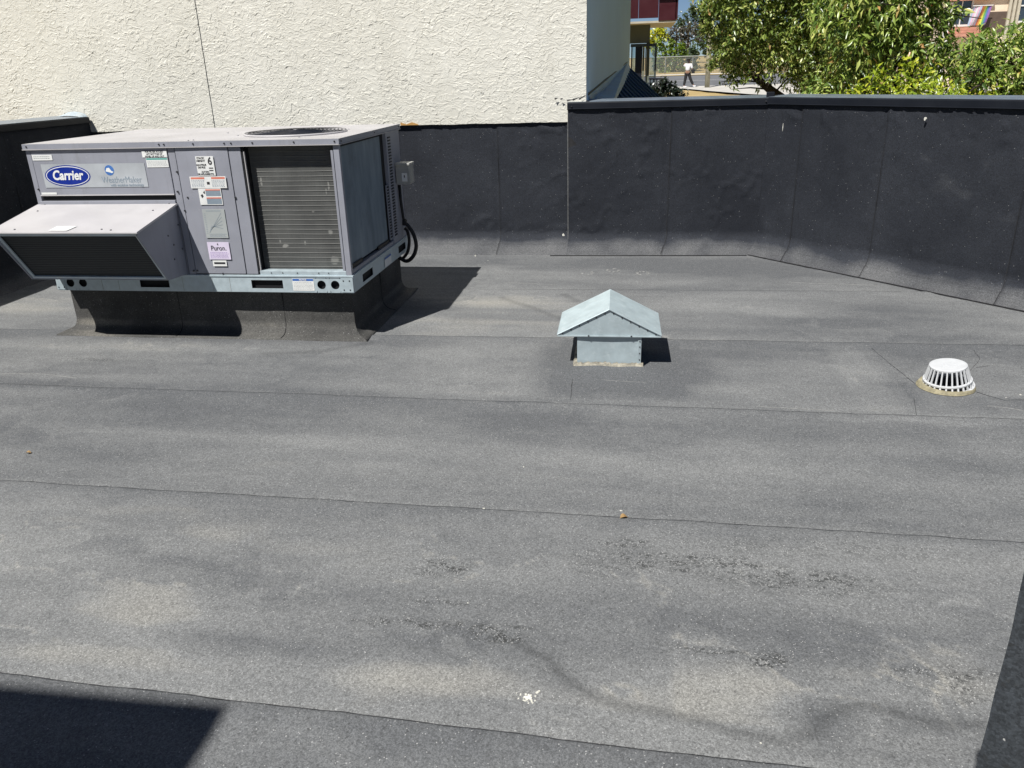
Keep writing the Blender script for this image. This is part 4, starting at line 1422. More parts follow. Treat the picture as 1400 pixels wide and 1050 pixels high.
MB().box(XA - .1, XA + .12, HY - .1, HY + .1, 0, 7.5).obj('corner_board', M['trimw'], hs)
fg = empty('striped_flag', (20, HY - .4, 3.2), 'flag with pastel and rainbow vertical stripes hanging on the peach house', 'flag')
cols = [(.50, .62, .80), (.85, .55, .70), (.80, .80, .85), (.85, .55, .70), (.50, .62, .80), (.62, .15, .10), (.75, .35, .08), (.85, .80, .10), (.15, .45, .15), (.12, .2, .55), (.35, .15, .5)]
a, b = at_y(1332, 9, HY - .4), at_y(1352, 34, HY - .4)
for i, c in enumerate(cols):
    mb = MB()
    t0, t1 = i / len(cols), (i + 1) / len(cols)
    vs_ = []
    for j in range(7):
        z = a.z + (b.z - a.z) * j / 6
        for t in (t0, t1):
            vs_.append((a.x + (b.x - a.x) * t - .06 * j / 6 * 3, HY - .4 + .05 * math.sin(t * 9 + j * .6), z))
    mb.add(vs_, [(2 * j, 2 * j + 1, 2 * j + 3, 2 * j + 2) for j in range(6)])
    o_ = mb.obj('stripe', simple('flag_stripe', tuple(q_ * .62 for q_ in c), .8, 0, .04), fg)
    o_.modifiers.new('s', 'SOLIDIFY').thickness = .006
MB().tube([(a.x - .05, HY - .4, a.z + .03), (b.x + .05, HY - .4, a.z + .03)], .02, 6).obj('flag_rod', M['trimw'], fg)
# red flag / ornament beside the house
q = at_y(1273, 2, 38)
rf = MB().tube([(q.x, 38, 0), (q.x, 38, q.z)], .03, 6)
rf.obj('x', M['trimw'])
o_ = bpy.data.objects['x']
o_.name = 'flag_pole'
tagp(o_, 'thin pole with a red pennant above the middle of the foliage', 'pole')
MB().prism([(q.x, 38, q.z), (q.x + .25, 38, q.z - .05), (q.x + .22, 38, q.z - .3), (q.x + .02, 38, q.z - .28)], (0, .02, 0)).obj('pennant', simple('pennant_red', (.6, .03, .04), .8), o_)

# ------------------------------------------------------------------ rooftop unit
ZB = 0.30
U = empty('rooftop_unit', (0.945, 0.59, ZB), 'large grey packaged rooftop air conditioner with hood and blue oval badge', 'air conditioner')
LX, LY = 1.889, 1.187
Z0, Z1 = 0.30, 1.161


def text(s, size, loc, mat, parent, name='lettering', bold=0.0, shear=0.0, sx=1.0, ax='x', ext=.0006, spacing=1.0, align='CENTER'):
    cu = bpy.data.curves.new('t', 'FONT')
    cu.body = s
    cu.size = size
    cu.offset = bold
    cu.shear = shear
    cu.align_x = align
    cu.align_y = 'CENTER'
    cu.space_character = spacing
    cu.extrude = ext
    cu.resolution_u = 3
    to = bpy.data.objects.new('t', cu)
    col.objects.link(to)
    dg = bpy.context.evaluated_depsgraph_get()
    me = bpy.data.meshes.new_from_object(to.evaluated_get(dg))
    bpy.data.objects.remove(to)
    me.transform(Matrix.Diagonal((sx, 1, 1, 1)))
    if ax == 'x':
        Rm = Matrix.Rotation(R(90), 4, 'X')
    else:
        Rm = Matrix.Rotation(R(90), 4, 'Z') @ Matrix.Rotation(R(90), 4, 'X')
    me.transform(Matrix.Translation(loc) @ Rm)
    me.materials.clear()
    return link(name, me, mat, parent)


def plate(name, mat, parent, u0, u1, z0, z1, rects, circ, fn, thick, sgn=1):
    mb = MB()
    cells = sorted([(a, b, 'r', (c, d)) for a, b, c, d in rects] + [(u - r * 1.25, u + r * 1.25, 'c', (u, z, r)) for u, z, r in circ])
    cur = u0

    def q(a, b, c, d):
        mb.quad(fn(a, c), fn(b, c), fn(b, d), fn(a, d))
    for a, b, k, dat in cells:
        if a > cur:
            q(cur, a, z0, z1)
        if k == 'r':
            q(a, b, z0, dat[0])
            q(a, b, dat[1], z1)
        else:
            u, z, r = dat
            n = 24
            out, inn = [], []
            for i in range(n):
                t = 2 * math.pi * i / n
                cx_, cz_ = math.cos(t), math.sin(t)
                sc_ = min((u - a) / max(abs(cx_), 1e-6), ((z1 - z) if cz_ > 0 else (z - z0)) / max(abs(cz_), 1e-6))
                out.append(fn(u + cx_ * sc_, z + cz_ * sc_))
                inn.append(fn(u + cx_ * r, z + cz_ * r))
            mb.add(out + inn, [(i, (i + 1) % n, n + (i + 1) % n, n + i) for i in range(n)])
            for sx_ in (-1, 1):
                for sz_ in (-1, 1):
                    pass
        cur = b
    if cur < u1:
        q(cur, u1, z0, z1)
    o_ = mb.obj(name, mat, parent)
    s_ = o_.modifiers.new('s', 'SOLIDIFY')
    s_.thickness = thick
    s_.offset = sgn
    return o_


# base rails
RT = 0.403
fr = plate('front_rail', M['galv'], U, 0.0, LX, Z0, RT - .012, [(.552, .742, .322, .370), (1.267, 1.462, .322, .372)],
           [(.089, .346, .026), (.174, .346, .026), (1.699, .346, .026), (1.782, .346, .026)], lambda u, z: (u, -.002, z), .003, 1)
plate('side_rail', M['galv'], U, 0.0, LY, Z0, RT - .012, [(.170, .370, .318, .366), (.950, 1.130, .322, .370)], [], lambda u, z: (LX + .002, u, z), .003, -1)
plate('side_rail', M['galv'], U, 0.0, LY, Z0, RT - .012, [(.170, .370, .318, .366), (.950, 1.130, .322, .370)], [], lambda u, z: (-.002, u, z), .003, 1)
plate('rear_rail', M['galv'], U, 0.0, LX, Z0, RT - .012, [], [], lambda u, z: (u, LY, z), .003, -1)
MB().box(-.008, LX + .008, -.010, .03, RT - .012, RT).box(LX - .03, LX + .008, .03, LY, RT - .012, RT).box(-.008, .03, .03, LY, RT - .012, RT).obj('rail_flange', M['galv'], U, .002)
MB().box(0, LX, .0, .03, Z0 - .003, Z0).box(LX - .03, LX, .03, LY, Z0 - .003, Z0).obj('rail_foot', M['galv'], U)
MB().box(.012, LX - .012, .018, LY - .012, .302, .398).obj('rail_light_block', M['inner'], U)  # solid dark backing added behind the rails to block light through their holes
for xa_, xb_ in ((-.004, .055), (1.82, LX + .003)):
    MB().box(xa_, xb_, -.0085, -.0055, .303, .388).obj('corner_bracket', M['galv'], U, .001)
for x in (.008, .045, 1.835, 1.872):
    for z in (.318, .372):
        screw(U, (x, -.006, z), (0, 0, math.pi), .8)
for x in (.30, .41, .83, 1.02, 1.13):
    MB().box(x, x + .0025, -.0062, -.005, .304, .388).obj('rail_joint', M['ink2'], U)
# body
MB().box(.012, 1.07, .03, LY - .012, .40, 1.13).obj('inner_cabinet', M['inner'], U)
MB().box(1.07, 1.80, .13, 1.10, .40, .80).obj('inner_cabinet', M['inner'], U)
MB().box(.0, LX, LY - .008, LY - .002, .40, 1.13).obj('rear_panel', M['gray'], U)
MB().box(.0, .008, .0, LY - .01, .40, 1.13).obj('left_panel', M['gray'], U)
# front posts and panels
MB().box(0, .030, -.004, .02, .403, 1.135).obj('corner_post', M['gray'], U, .002)
MB().box(.033, .880, -.006, .02, .872, 1.128).obj('filter_panel', M['gray'], U, .002)
MB().box(.033, .880, -.009, -.006, .868, .874).obj('panel_lip', M['graytop'], U)
MB().box(.033, .876, .006, .025, .838, .866).obj('panel_slot', M['inner'], U)
MB().box(.020, .880, -.012, .01, .818, .838).obj('hood_flange', M['gray'], U, .002)
MB().box(.033, .880, .0, .02, .403, .816).obj('lower_panel', M['gray'], U)
MB().box(.884, .925, -.003, .02, .403, 1.130).obj('divider_strip', M['gray'], U, .0015)
# control panel, very slightly bowed
X_, Z_ = np.meshgrid(np.linspace(.930, 1.243, 24), np.linspace(.410, 1.128, 40))
Y_ = -.006 - .005 * np.sin((X_ - .93) / .313 * math.pi) * np.sin((Z_ - .41) / .718 * math.pi) ** .5 - .004 * (fbm(X_ * 6, Z_ * 5, 3, 3) - .5)
link('control_panel', grid_mesh('control_panel', np.stack([X_, Y_, Z_], -1)), M['gray'], U)
MB().box(.93, 1.243, .0, .01, .41, 1.128).obj('panel_back', M['gray'], U)
MB().box(1.248, 1.318, -.004, .02, .408, 1.128).obj('divider_strip', M['gray'], U, .0015)
MB().box(1.318, 1.332, .0, .075, .408, 1.128).obj('coil_frame', M['inner'], U)
MB().box(1.333, 1.337, -.002, .010, .43, 1.10).obj('frame_lip', M['graytop'], U)
for z in (.50, .66, .86, 1.05):
    screw(U, (1.327, .0, z), (0, 0, math.pi), .8, me=None)
# right corner post with grooves
MB().box(1.838, 1.852, -.002, .028, .408, 1.10).obj('post_rib', M['gray'], U, .0015)
MB().box(1.856, LX, -.004, .024, .403, 1.135).obj('corner_post', M['gray'], U, .002)
MB().box(1.33, 1.856, -.004, .05, .403, .428).obj('coil_sill', M['galv'], U, .002)
for x in (1.40, 1.47, 1.56, 1.69, 1.75):
    screw(U, (x, -.004, .416), (0, 0, math.pi), .6)
# front coil: slab + proud tube rows
X_, Z_ = np.meshgrid(np.linspace(1.335, 1.845, 60), np.linspace(.425, 1.13, 90))
Y_ = .058 + .002 * (fbm(X_ * 9, Z_ * 9, 3, 13) - .5)
link('coil', grid_mesh('coil', np.stack([X_, Y_, Z_], -1)), M['coil'], U)
tm = MB().tube([(-.252, 0, 0), (-.1, 0.001, .0005), (.1, -.0005, -.0005), (.252, 0, 0)], .0020, 6).mesh('coil_tube')
cm = simple('coil_tube_metal', (.140, .142, .137), .6, .2, .25, 18)
tm.materials.append(cm)
for i in range(25):
    o_ = screw(U, (1.590, .0575, .440 + i * .0272), (0, 0, 0), 1, 'coil_tube', tm)
# side coil (right)
Y2, Z_ = np.meshgrid(np.linspace(.028, .800, 60), np.linspace(.445, 1.128, 70))
Xc = 1.868 + .005 * (fbm(Y2 * 3, Z_ * 3, 3, 15) - .5)
link('side_coil', grid_mesh('side_coil', np.stack([Xc, Y2, Z_], -1)), M['coil2'], U)
MB().box(1.84, 1.866, .80, .872, .42, 1.13).obj('coil_frame', M['inner'], U)
MB().box(1.869, 1.8755, .026, .036, .43, 1.13).obj('coil_frame', M['inner'], U)
MB().box(1.869, 1.8755, .036, .80, 1.112, 1.130).obj('coil_frame', M['inner'], U)
MB().box(1.85, 1.885, .024, .872, .403, .428).obj('coil_sill', M['gray'], U, .002)
MB().box(1.868, 1.876, .05, .25, .430, .452).box(1.868, 1.876, .56, .80, .430, .452).obj('sealing_strip', M['black'], U, .002)
MB().box(1.860, LX, .872, LY, .403, 1.135).obj('louvre_panel', M['gray'], U, .002)
MB().box(1.872, 1.880, .83, .869, .44, .80).obj('louvre_strip', M['gray'], U)
mb = MB()
for i in range(34):
    z = .455 + i * .0192
    mb.box(LX - .001, LX + .0035, .905, .960, z, z + .009)
    if z < .80:
        mb.box(1.879, 1.8835, .835, .868, z, z + .009)
tagp(mb.obj('louvre_slots', M['black'], U), kind='stuff')
# top cover with round fan opening
FX, FY, FR = 1.455, .475, .295
cv = MB()
n = 64
x0, x1, y0, y1 = -.008, LX + .008, -.014, LY + .008
sq, ci = [], []
for i in range(n):
    t = 2 * math.pi * i / n
    cx_, cy_ = math.cos(t), math.sin(t)
    s_ = min(.38 / max(abs(cx_), 1e-6), .38 / max(abs(cy_), 1e-6))
    sq.append((FX + cx_ * s_, FY + cy_ * s_, Z1))
    ci.append((FX + cx_ * FR, FY + cy_ * FR, Z1))
cv.add(sq + ci, [(i, (i + 1) % n, n + (i + 1) % n, n + i) for i in range(n)])


def crn(x, y):
    return .004 * (math.sin(max(0, min(1, (x - x0) / (x1 - x0))) * math.pi) * math.sin(max(0, min(1, (y - y0) / (y1 - y0))) * math.pi)) * 0


cv.quad((x0, y0, Z1), (FX - .38, y0, Z1), (FX - .38, y1, Z1), (x0, y1, Z1))
cv.quad((FX + .38, y0, Z1), (x1, y0, Z1), (x1, y1, Z1), (FX + .38, y1, Z1))
cv.quad((FX - .38, y0, Z1), (FX + .38, y0, Z1), (FX + .38, FY - .38, Z1), (FX - .38, FY - .38, Z1))
cv.quad((FX - .38, FY + .38, Z1), (FX + .38, FY + .38, Z1), (FX + .38, y1, Z1), (FX - .38, y1, Z1))
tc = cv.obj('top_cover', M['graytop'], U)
sk_ = MB()
sk_.box(x0, x1, y0, y0 + .004, Z1 - .028, Z1 - .0005).box(x1 - .004, x1, y0 + .004, y1, Z1 - .030, Z1 - .0005).box(x0, x0 + .004, y0 + .004, y1, Z1 - .028, Z1 - .0005).box(x0, x1, y1 - .004, y1, Z1 - .028, Z1 - .0005)
sk_.obj('cover_skirt', M['gray'], U, .0012)
MB().box(x0, x1, y0 - .006, y0 + .004, Z1 - .0325, Z1 - .0285).box(x1 - .004, x1 + .004, y0 + .004, y1, Z1 - .0335, Z1 - .0305).obj('skirt_lip', M['graytop'], U)
for x in (.02, .845, .875, 1.05, 1.235, 1.275, 1.40, 1.64, 1.872):
    screw(U, (x, y0, Z1 - .014), (0, 0, math.pi), .8)
for y in (.02, .62, 1.16):
    screw(U, (x1, y, Z1 - .015), (0, 0, -math.pi / 2 + math.pi * 0), .8)
rv = MB().tube([(0, 0, 0), (0, 0, .004)], [.006, .004], 7).mesh('cover_bolt')
rv.materials.append(M['steel'])
for (x, y) in ((1.02, .05), (1.14, .35), (1.33, .9), (.95, .6), (1.0, .03), (1.70, .72), (1.62, .12)):
    screw(U, (x, y, Z1), (0, 0, 0), 1, 'cover_bolt', rv)
# fan ring, well, blades, grille
rg = MB()
prof = [(FR, Z1), (FR + .012, Z1 + .001), (FR + .008, Z1 + .010), (FR - .006, Z1 + .012), (FR - .012, Z1 - .02), (FR - .012, Z1 - .20)]
vs_ = []
for i in range(n):
    t = 2 * math.pi * i / n
    for r_, z in prof:
        vs_.append((FX + math.cos(t) * r_, FY + math.sin(t) * r_, z))
k = len(prof)
rg.add(vs_, [(i * k + j, ((i + 1) % n) * k + j, ((i + 1) % n) * k + j + 1, i * k + j + 1) for i in range(n) for j in range(k - 1)])
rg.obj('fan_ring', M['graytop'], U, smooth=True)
MB().box(FX - .33, FX + .33, FY - .33, FY + .33, Z1 - .24, Z1 - .22).obj('fan_well', M['inner'], U)
hub = MB().tube([(FX, FY, Z1 - .20), (FX, FY, Z1 - .03)], .055, 16).obj('fan_hub', M['inner'], U)
for i in range(4):
    t0 = math.pi / 2 * i + .4
    vs_ = []
    for j in range(5):
        r_ = .05 + .055 * j
        for sgn_, dz in ((-.32, -.05), (.32, .0)):
            a = t0 + sgn_ * (1 + .1 * j)
            vs_.append((FX + math.cos(a) * r_, FY + math.sin(a) * r_, Z1 - .08 + dz))
    o_ = MB().add(vs_, [(2 * j, 2 * j + 1, 2 * j + 3, 2 * j + 2) for j in range(4)]).obj('fan_blade', M['flash'], hub)
    o_.modifiers.new('s', 'SOLIDIFY').thickness = .003
gr = MB()
for j in range(13):
    r_ = .04 + j * .0215
    zt = Z1 + .022 - .010 * (r_ / .3) ** 2
    gr.tube([(FX + math.cos(2 * math.pi * i / 48) * r_, FY + math.sin(2 * math.pi * i / 48) * r_, zt) for i in range(49)], .0018, 4, False)
for i in range(8):
    t = 2 * math.pi * i / 8 + .2
    gr.tube([(FX + math.cos(t) * .03, FY + math.sin(t) * .03, Z1 + .019), (FX + math.cos(t) * .3, FY + math.sin(t) * .3, Z1 + .009)], .003, 4)
gr.obj('fan_grille', M['steel'], U)

# hood
HX0, HX1 = .012, .876
hp = [(-.004, .818), (-.420, .735), (-.420, .722), (-.215, .425), (-.030, .409)]
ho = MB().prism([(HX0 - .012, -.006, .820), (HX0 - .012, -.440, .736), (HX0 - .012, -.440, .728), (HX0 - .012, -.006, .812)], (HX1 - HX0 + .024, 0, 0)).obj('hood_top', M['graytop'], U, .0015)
for xs_ in (HX0, HX1 - .006):
    MB().prism([(xs_, -.008, .810), (xs_, -.405, .7335), (xs_, -.425, .715), (xs_, -.215, .420), (xs_, -.008, .408)], (.006, 0, 0)).obj('hood_side', M['gray'], U, .001)
MB().prism([(HX0 + .006, -.4, .726), (HX0 + .006, -.205, .434), (HX0 + .006, -.195, .440), (HX0 + .006, -.385, .726)], (HX1 - HX0 - .012, 0, 0)).obj('hood_filter', M['filter'], U)
for t_ in (0.0, .96):
    a = Vector((HX0 + .006, -.412, .726)).lerp(Vector((HX0 + .006, -.210, .424)), t_)
    MB().prism([a, a + Vector((0, .010, -.018)), a + Vector((0, .018, -.012)), a + Vector((0, .008, .006))], (HX1 - HX0 - .012, 0, 0)).obj('filter_frame', M['flash'], U)
MB().prism([(HX0 + .006, -.212, .420), (HX0 + .006, -.02, .406), (HX0 + .006, -.02, .410), (HX0 + .006, -.212, .425)], (HX1 - HX0 - .012, 0, 0)).obj('hood_bottom', M['gray'], U)
for xs_ in (HX0 + .006, HX1 - .024):
    MB().prism([(xs_, -.414, .722), (xs_, -.212, .428), (xs_, -.206, .432), (xs_, -.408, .726)], (.018, 0, 0)).obj('filter_frame', M['flash'], U)
for (x, y) in ((.08, -.12), (.80, -.12), (.14, -.40), (.66, -.40), (.72, -.41), (.05, -.01), (.84, -.01), (.03, -.40)):
    z_ = .820 + (y + .006) * (.084 / .434)
    screw(U, (x, y, z_), (0, 0, 0), 1, 'hood_bolt', rv)
for (y, z) in ((-.14, .66), (-.12, .52), (-.10, .60), (-.02, .56), (-.02, .7)):
    screw(U, (HX1, y, z), (0, R(90), 0), 1, 'hood_bolt', rv)
hl = MB().add([(.36, -.425, .7425), (.47, -.425, .7425), (.49, -.36, .7555), (.37, -.36, .7555)], [(0, 1, 2, 3)]).obj('hood_label', M['white'], U)


# labels on the front
def lab(x0, x1, z0, z1, mat, y=-.0075, name='label', th=.0012, parent=None):
    return MB().box(x0, x1, y - th, y, z0, z1).obj(name, mat, parent or U)


def lines(par, x0, x1, z0, z1, n_, y, mat, h=.35, seed=1):
    """rows of fine print too small to read"""
    r_ = random.Random(seed)
    mb_ = MB()
    dz = (z1 - z0) / n_
    for i in range(n_):
        zc = z1 - dz * (i + .5)
        x = x0
        while x < x1 - .006:
            ww = r_.uniform(.004, .012)
            mb_.box(x, min(x + ww, x1), y - .0004, y, zc - dz * h / 2, zc + dz * h / 2)
            x += ww + .003
    return mb_.obj('fine_print', mat, par)


pl_ = lab(.080, .730, .915, 1.048, M['badge'], name='badge_plate')


def oval(cx_, cz_, rx, rz, y, mat, name, par, th=.001):
    vs_ = [(cx_ + rx * math.cos(2 * math.pi * i / 40), y, cz_ + rz * math.sin(2 * math.pi * i / 40)) for i in range(40)]
    return MB().prism(vs_, (0, -th, 0)).obj(name, mat, par)


oval(.237, .981, .144, .0605, -.0087, M['oval'], 'badge_oval', pl_)
oval(.237, .981, .137, .0545, -.0097, M['white'], 'badge_ring', pl_, .0006)
oval(.237, .981, .132, .0500, -.0103, M['oval'], 'badge_field', pl_, .0006)
text('Carrier', .074, (.236, -.0115, .983), M['white'], pl_, 'badge_lettering', .0022, .20, .86, spacing=1.0)
oval(.507, 1.010, .0285, .0285, -.0087, M['globe'], 'globe_mark', pl_)
MB().prism([(.483, -.0098, 1.004), (.492, -.0098, 1.022), (.508, -.0098, 1.024), (.520, -.0098, 1.006), (.532, -.0098, 1.001), (.522, -.0098, .994), (.503, -.0098, 1.000)], (0, -.0006, 0)).obj('globe_swoosh', M['white'], pl_)
text('WeatherMaker', .050, (.572, -.0090, .955), M['inkg'], pl_, 'badge_lettering', 0, 0, .80)
text('with ecoblue technology', .022, (.600, -.0090, .926), M['inkg'], pl_, 'badge_lettering', .0004, 0, .95)
l_ = lab(.037, .164, 1.070, 1.101, M['white'])
lines(l_, .045, .156, 1.076, 1.096, 2, -.0088, M['ink2'])
l_ = lab(.728, .879, 1.078, 1.112, M['white'])
text('FOR FILTER ACCESS\nLIFT BOTTOM OF\nPANEL UP AND OUT', .0125, (.803, -.0090, 1.095), M['ink'], l_, 'label_lettering', .0002)
l_ = lab(.746, .878, 1.023, 1.074, M['white'])
lab(.748, .876, 1.064, 1.073, M['teal'], -.0088, 'label_band', .0004, l_)
lines(l_, .752, .872, 1.028, 1.060, 5, -.0088, M['ink2'], .3)
lab(.043, .141, .876, .888, M['white'])
YC = -.0135
l_ = lab(1.050, 1.156, .974, 1.080, M['white'], YC)
text('STACK\nHEIGHT', .0145, (1.079, YC - .002, 1.062), M['ink'], l_, 'label_lettering', .0002)
text('HAUTEUR\nDE PILE', .0135, (1.079, YC - .002, 1.026), M['ink'], l_, 'label_lettering', .0002)
text('ALTURA\nDE APILAMIENTO', .0125, (1.098, YC - .002, .989), M['ink'], l_, 'label_lettering', .0002)
text('6', .058, (1.133, YC - .002, 1.052), M['ink'], l_, 'label_lettering', .001, 0, .9)
lab(1.122, 1.147, 1.012, 1.018, M['ink'], YC - .0012, 'label_bar', .0004, l_)
lab(1.122, 1.147, .999, 1.005, M['ink'], YC - .0012, 'label_bar', .0004, l_)
l_ = lab(.995, 1.212, .905, .970, M['white'], YC)
for x0_ in (1.002, 1.125):
    lab(x0_, x0_ + .082, .955, .966, M['ltred'], YC - .0012, 'label_band', .0004, l_)
    lines(l_, x0_, x0_ + .080, .910, .952, 6, YC - .0012, M['inkg'], .4, 3)
lab(1.095, 1.112, .925, .94, M['ink'], YC - .0012, 'label_mark', .0004, l_)
l_ = lab(1.035, 1.172, .812, .903, M['white'], YC)
for z0_ in (.816, .861):
    lab(1.078, 1.168, z0_, z0_ + .038, M['inkg'], YC - .0012, 'label_block', .0004, l_)
    lab(1.078, 1.168, z0_ + .031, z0_ + .038, M['ltred'], YC - .0016, 'label_band', .0004, l_)
MB().prism([(1.045, YC - .0016, .865), (1.056, YC - .0016, .874), (1.062, YC - .0016, .860), (1.052, YC - .0016, .850)], (0, -.0005, 0)).prism([(1.062, YC - .0016, .880), (1.072, YC - .0016, .892), (1.074, YC - .0016, .872)], (0, -.0005, 0)).obj('label_mark', M['ink'], l_)
l_ = lab(1.037, 1.173, .622, .788, simple('chart_label', (.36, .385, .385), .45, 0, .05), YC)
mb = MB()
for i in range(5):
    a = Vector((1.062 + .004 * i, YC - .0016, .652 + .010 * i))
    b = Vector((1.150, YC - .0016, .765 - .022 * i))
    t = (b - a).normalized().cross(Vector((0, 1, 0))) * .0008
    mb.prism([a - t, b - t, b + t, a + t], (0, -.0003, 0))
for i in range(12):
    mb.box(1.045, 1.054, YC - .0018, YC - .0014, .650 + .010 * i, .652 + .010 * i)
mb.box(1.058, 1.165, YC - .0018, YC - .0014, .644, .6455).box(1.06, 1.15, YC - .0018, YC - .0014, .776, .779)
mb.obj('chart_lines', M['inkg'], l_)
lines(l_, 1.062, 1.160, .628, .641, 2, YC - .0012, M['inkg'], .35, 9)
l_ = lab(1.034, 1.168, .496, .598, M['lilac'], YC)
text('Puron.', .040, (1.101, YC - .002, .562), M['ink'], l_, 'label_lettering', .0002, 0, .9)
MB().prism([(1.094, YC - .0016, .586), (1.099, YC - .0016, .592), (1.103, YC - .0016, .583), (1.100, YC - .0016, .578)], (0, -.0005, 0)).obj('label_mark', M['ink'], l_)
lines(l_, 1.045, 1.158, .502, .540, 5, YC - .0012, simple('violet_ink', (.28, .2, .42), .5), .35, 12)
l_ = lab(1.050, 1.136, .456, .490, M['white'], YC)
lab(1.058, 1.128, .468, .480, M['ink'], YC - .0012, 'label_bar', .0004, l_)
l_ = lab(1.523, 1.654, .311, .384, M['white'], -.0056)
lab(1.525, 1.652, .369, .382, M['ltblue'], -.0068, 'label_band', .0004, l_)
text('NOTICE', .012, (1.588, -.0078, .3755), M['white'], l_, 'label_lettering', .0003)
lines(l_, 1.530, 1.648, .316, .364, 6, -.0068, M['ink2'], .3, 14)
l_ = MB().box(LX + .0052, LX + .0062, .610, .755, .305, .368).obj('label', M['white'], U)
MB().box(LX + .0063, LX + .0068, .612, .753, .355, .367).obj('label_band', M['ltblue'], l_)
# screws with clips on the panels
for (a, b) in ((242, 235), (257, 270), (253, 288), (322, 270), (243, 262), (53, 259), (270, 370), (265, 370), (305, 374), (70, 204)):
    q = at_y(a, b, -.006)
    screw(U, (q.x, -.006, q.z), (0, 0, math.pi), 1.0)
# switch box on the side
sw = MB().box(1.893, 1.990, 1.02, 1.130, .782, .915).obj('switch_box', M['boxgray'], U, .003)
MB().box(1.890, 1.994, 1.010, 1.135, .905, .920).obj('box_lid', M['boxgray'], sw, .003)
MB().box(1.935, 1.972, 1.017, 1.0198, .80, .856).obj('box_label', M['white'], sw)
MB().box(1.950, 1.956, 1.015, 1.017, .826, .842).obj('label_mark', M['ink'], sw)


def ycv(L, y):
    return [at_y(a, b, y) for a, b in L]


MB().tube(ycv([(546, 253), (548, 275), (551, 296), (553, 305)], 1.06), .010, 8).obj('conduit', M['black'], U, smooth=True)


def smooth_path(P_, n_=6):
    out = []
    for i in range(len(P_) - 1):
        p0, p1, p2, p3 = P_[max(i - 1, 0)], P_[i], P_[i + 1], P_[min(i + 2, len(P_) - 1)]
        for k_ in range(n_):
            t = k_ / n_
            out.append(.5 * ((2 * p1) + (p2 - p0) * t + (2 * p0 - 5 * p1 + 4 * p2 - p3) * t * t + (3 * p1 - p0 - 3 * p2 + p3) * t ** 3))
    out.append(P_[-1])
    return out


MB().tube(smooth_path(ycv([(552, 303), (559, 310), (566, 322), (569, 337), (565, 350), (556, 357), (546, 352)], 1.06)), .0135, 10).obj('conduit', M['black'], U, smooth=True)
MB().tube(smooth_path(ycv([(553, 312), (557, 316), (559.5, 330), (557, 345), (549, 354), (543, 350)], 1.09)), .011, 10).obj('conduit', M['black'], U, smooth=True)
MB().tube(ycv([(553, 300), (553, 308)], 1.06), .016, 10).obj('conduit_fitting', M['inner'], U)

# ------------------------------------------------------------------ curb under the unit
cb_ = empty('roof_curb', (.94, .6, 0), 'membrane covered curb carrying the rooftop unit', 'curb')
MB().box(.02, 1.835, .095, 1.11, 0, .297).obj('curb_frame', M['bitumen'], cb_)


def curb_side(A_, B_, nrm, cuts, seed, m0, m1, foot=.092):
    A_, B_, nrm = Vector((*A_, 0)), Vector((*B_, 0)), Vector((*nrm, 0))
    d = B_ - A_
    L = d.length
    d.normalize()
    prof = [(0, z) for z in np.linspace(.298, .10, 14)] + [(.002, .080), (.006, .062), (.014, .045), (.026, .032), (.042, .022), (.065, .016), (foot, .0125), (foot + .002, -.003)]
    off = np.array([p[0] for p in prof])
    zz = np.array([p[1] for p in prof])
    cuts = [0] + cuts + [L]
    for k_ in range(len(cuts) - 1):
        u = np.linspace(cuts[k_], cuts[k_ + 1], max(int((cuts[k_ + 1] - cuts[k_]) / .015), 4))
        U_ = np.repeat(u[None], len(prof), 0)
        O = np.repeat(off[:, None], len(u), 1) + .006 * (fbm(U_ * 6, zz[:, None] * 9, 3, seed) - .5)
        Zf = np.repeat(zz[:, None], len(u), 1)
        O = O + .01 * (fbm(U_ * 8, U_ * 0, 3, seed + 4) - .5) * (off[:, None] > .08)
        U2 = U_ - m0 * off[:, None] * (1 - U_ / L) + m1 * off[:, None] * (U_ / L)
        P_ = np.stack([A_.x + d.x * U2 + nrm.x * O, A_.y + d.y * U2 + nrm.y * O, Zf], -1)
        tone = (fbm(U_ * 3, Zf * 5, 4, seed + 9) - .5) * .9 + .25 * (Zf < .03) + .45 * np.exp(-((Zf - .07) / .02) ** 2)  # paler bands near the toe: sunlit strip painted into the tone
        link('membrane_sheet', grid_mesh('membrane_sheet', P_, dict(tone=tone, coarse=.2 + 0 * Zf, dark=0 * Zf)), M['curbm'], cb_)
        if k_:
            bead([tuple(A_ + d * cuts[k_] + nrm * (o1 + .003) + Vector((.0 - .10 * max(0, o1 - .05), 0, z1 + .003))) for o1, z1 in prof[:-1]], .004, 0, 'seam_bead', None, cb_, .002, tuple(nrm + Vector((0, 0, .3))))


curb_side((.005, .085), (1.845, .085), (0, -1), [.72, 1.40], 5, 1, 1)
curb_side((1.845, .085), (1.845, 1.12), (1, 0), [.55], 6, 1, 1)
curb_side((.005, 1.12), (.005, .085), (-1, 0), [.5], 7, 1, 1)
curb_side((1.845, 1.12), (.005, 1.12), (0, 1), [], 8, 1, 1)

# ------------------------------------------------------------------ gable vent
VX, VY, VR = 3.372, -.16, R(1.1)
vent = empty('gable_vent', (VX, VY, 0), 'galvanised sheet metal roof vent with a small gable roof', 'vent')
VM = Matrix.Translation((VX, VY, 0)) @ Matrix.Rotation(VR, 4, 'Z')


def vobj(mb_, name, mat, parent=vent, bevel=0, **k_):
    mb_.v = [tuple(VM @ Vector(p)) for p in mb_.v]
    return mb_.obj(name, mat, parent, bevel, **k_)


RW, RD, ZE, ZA = .535, .405, .186, .322
BF = -.187
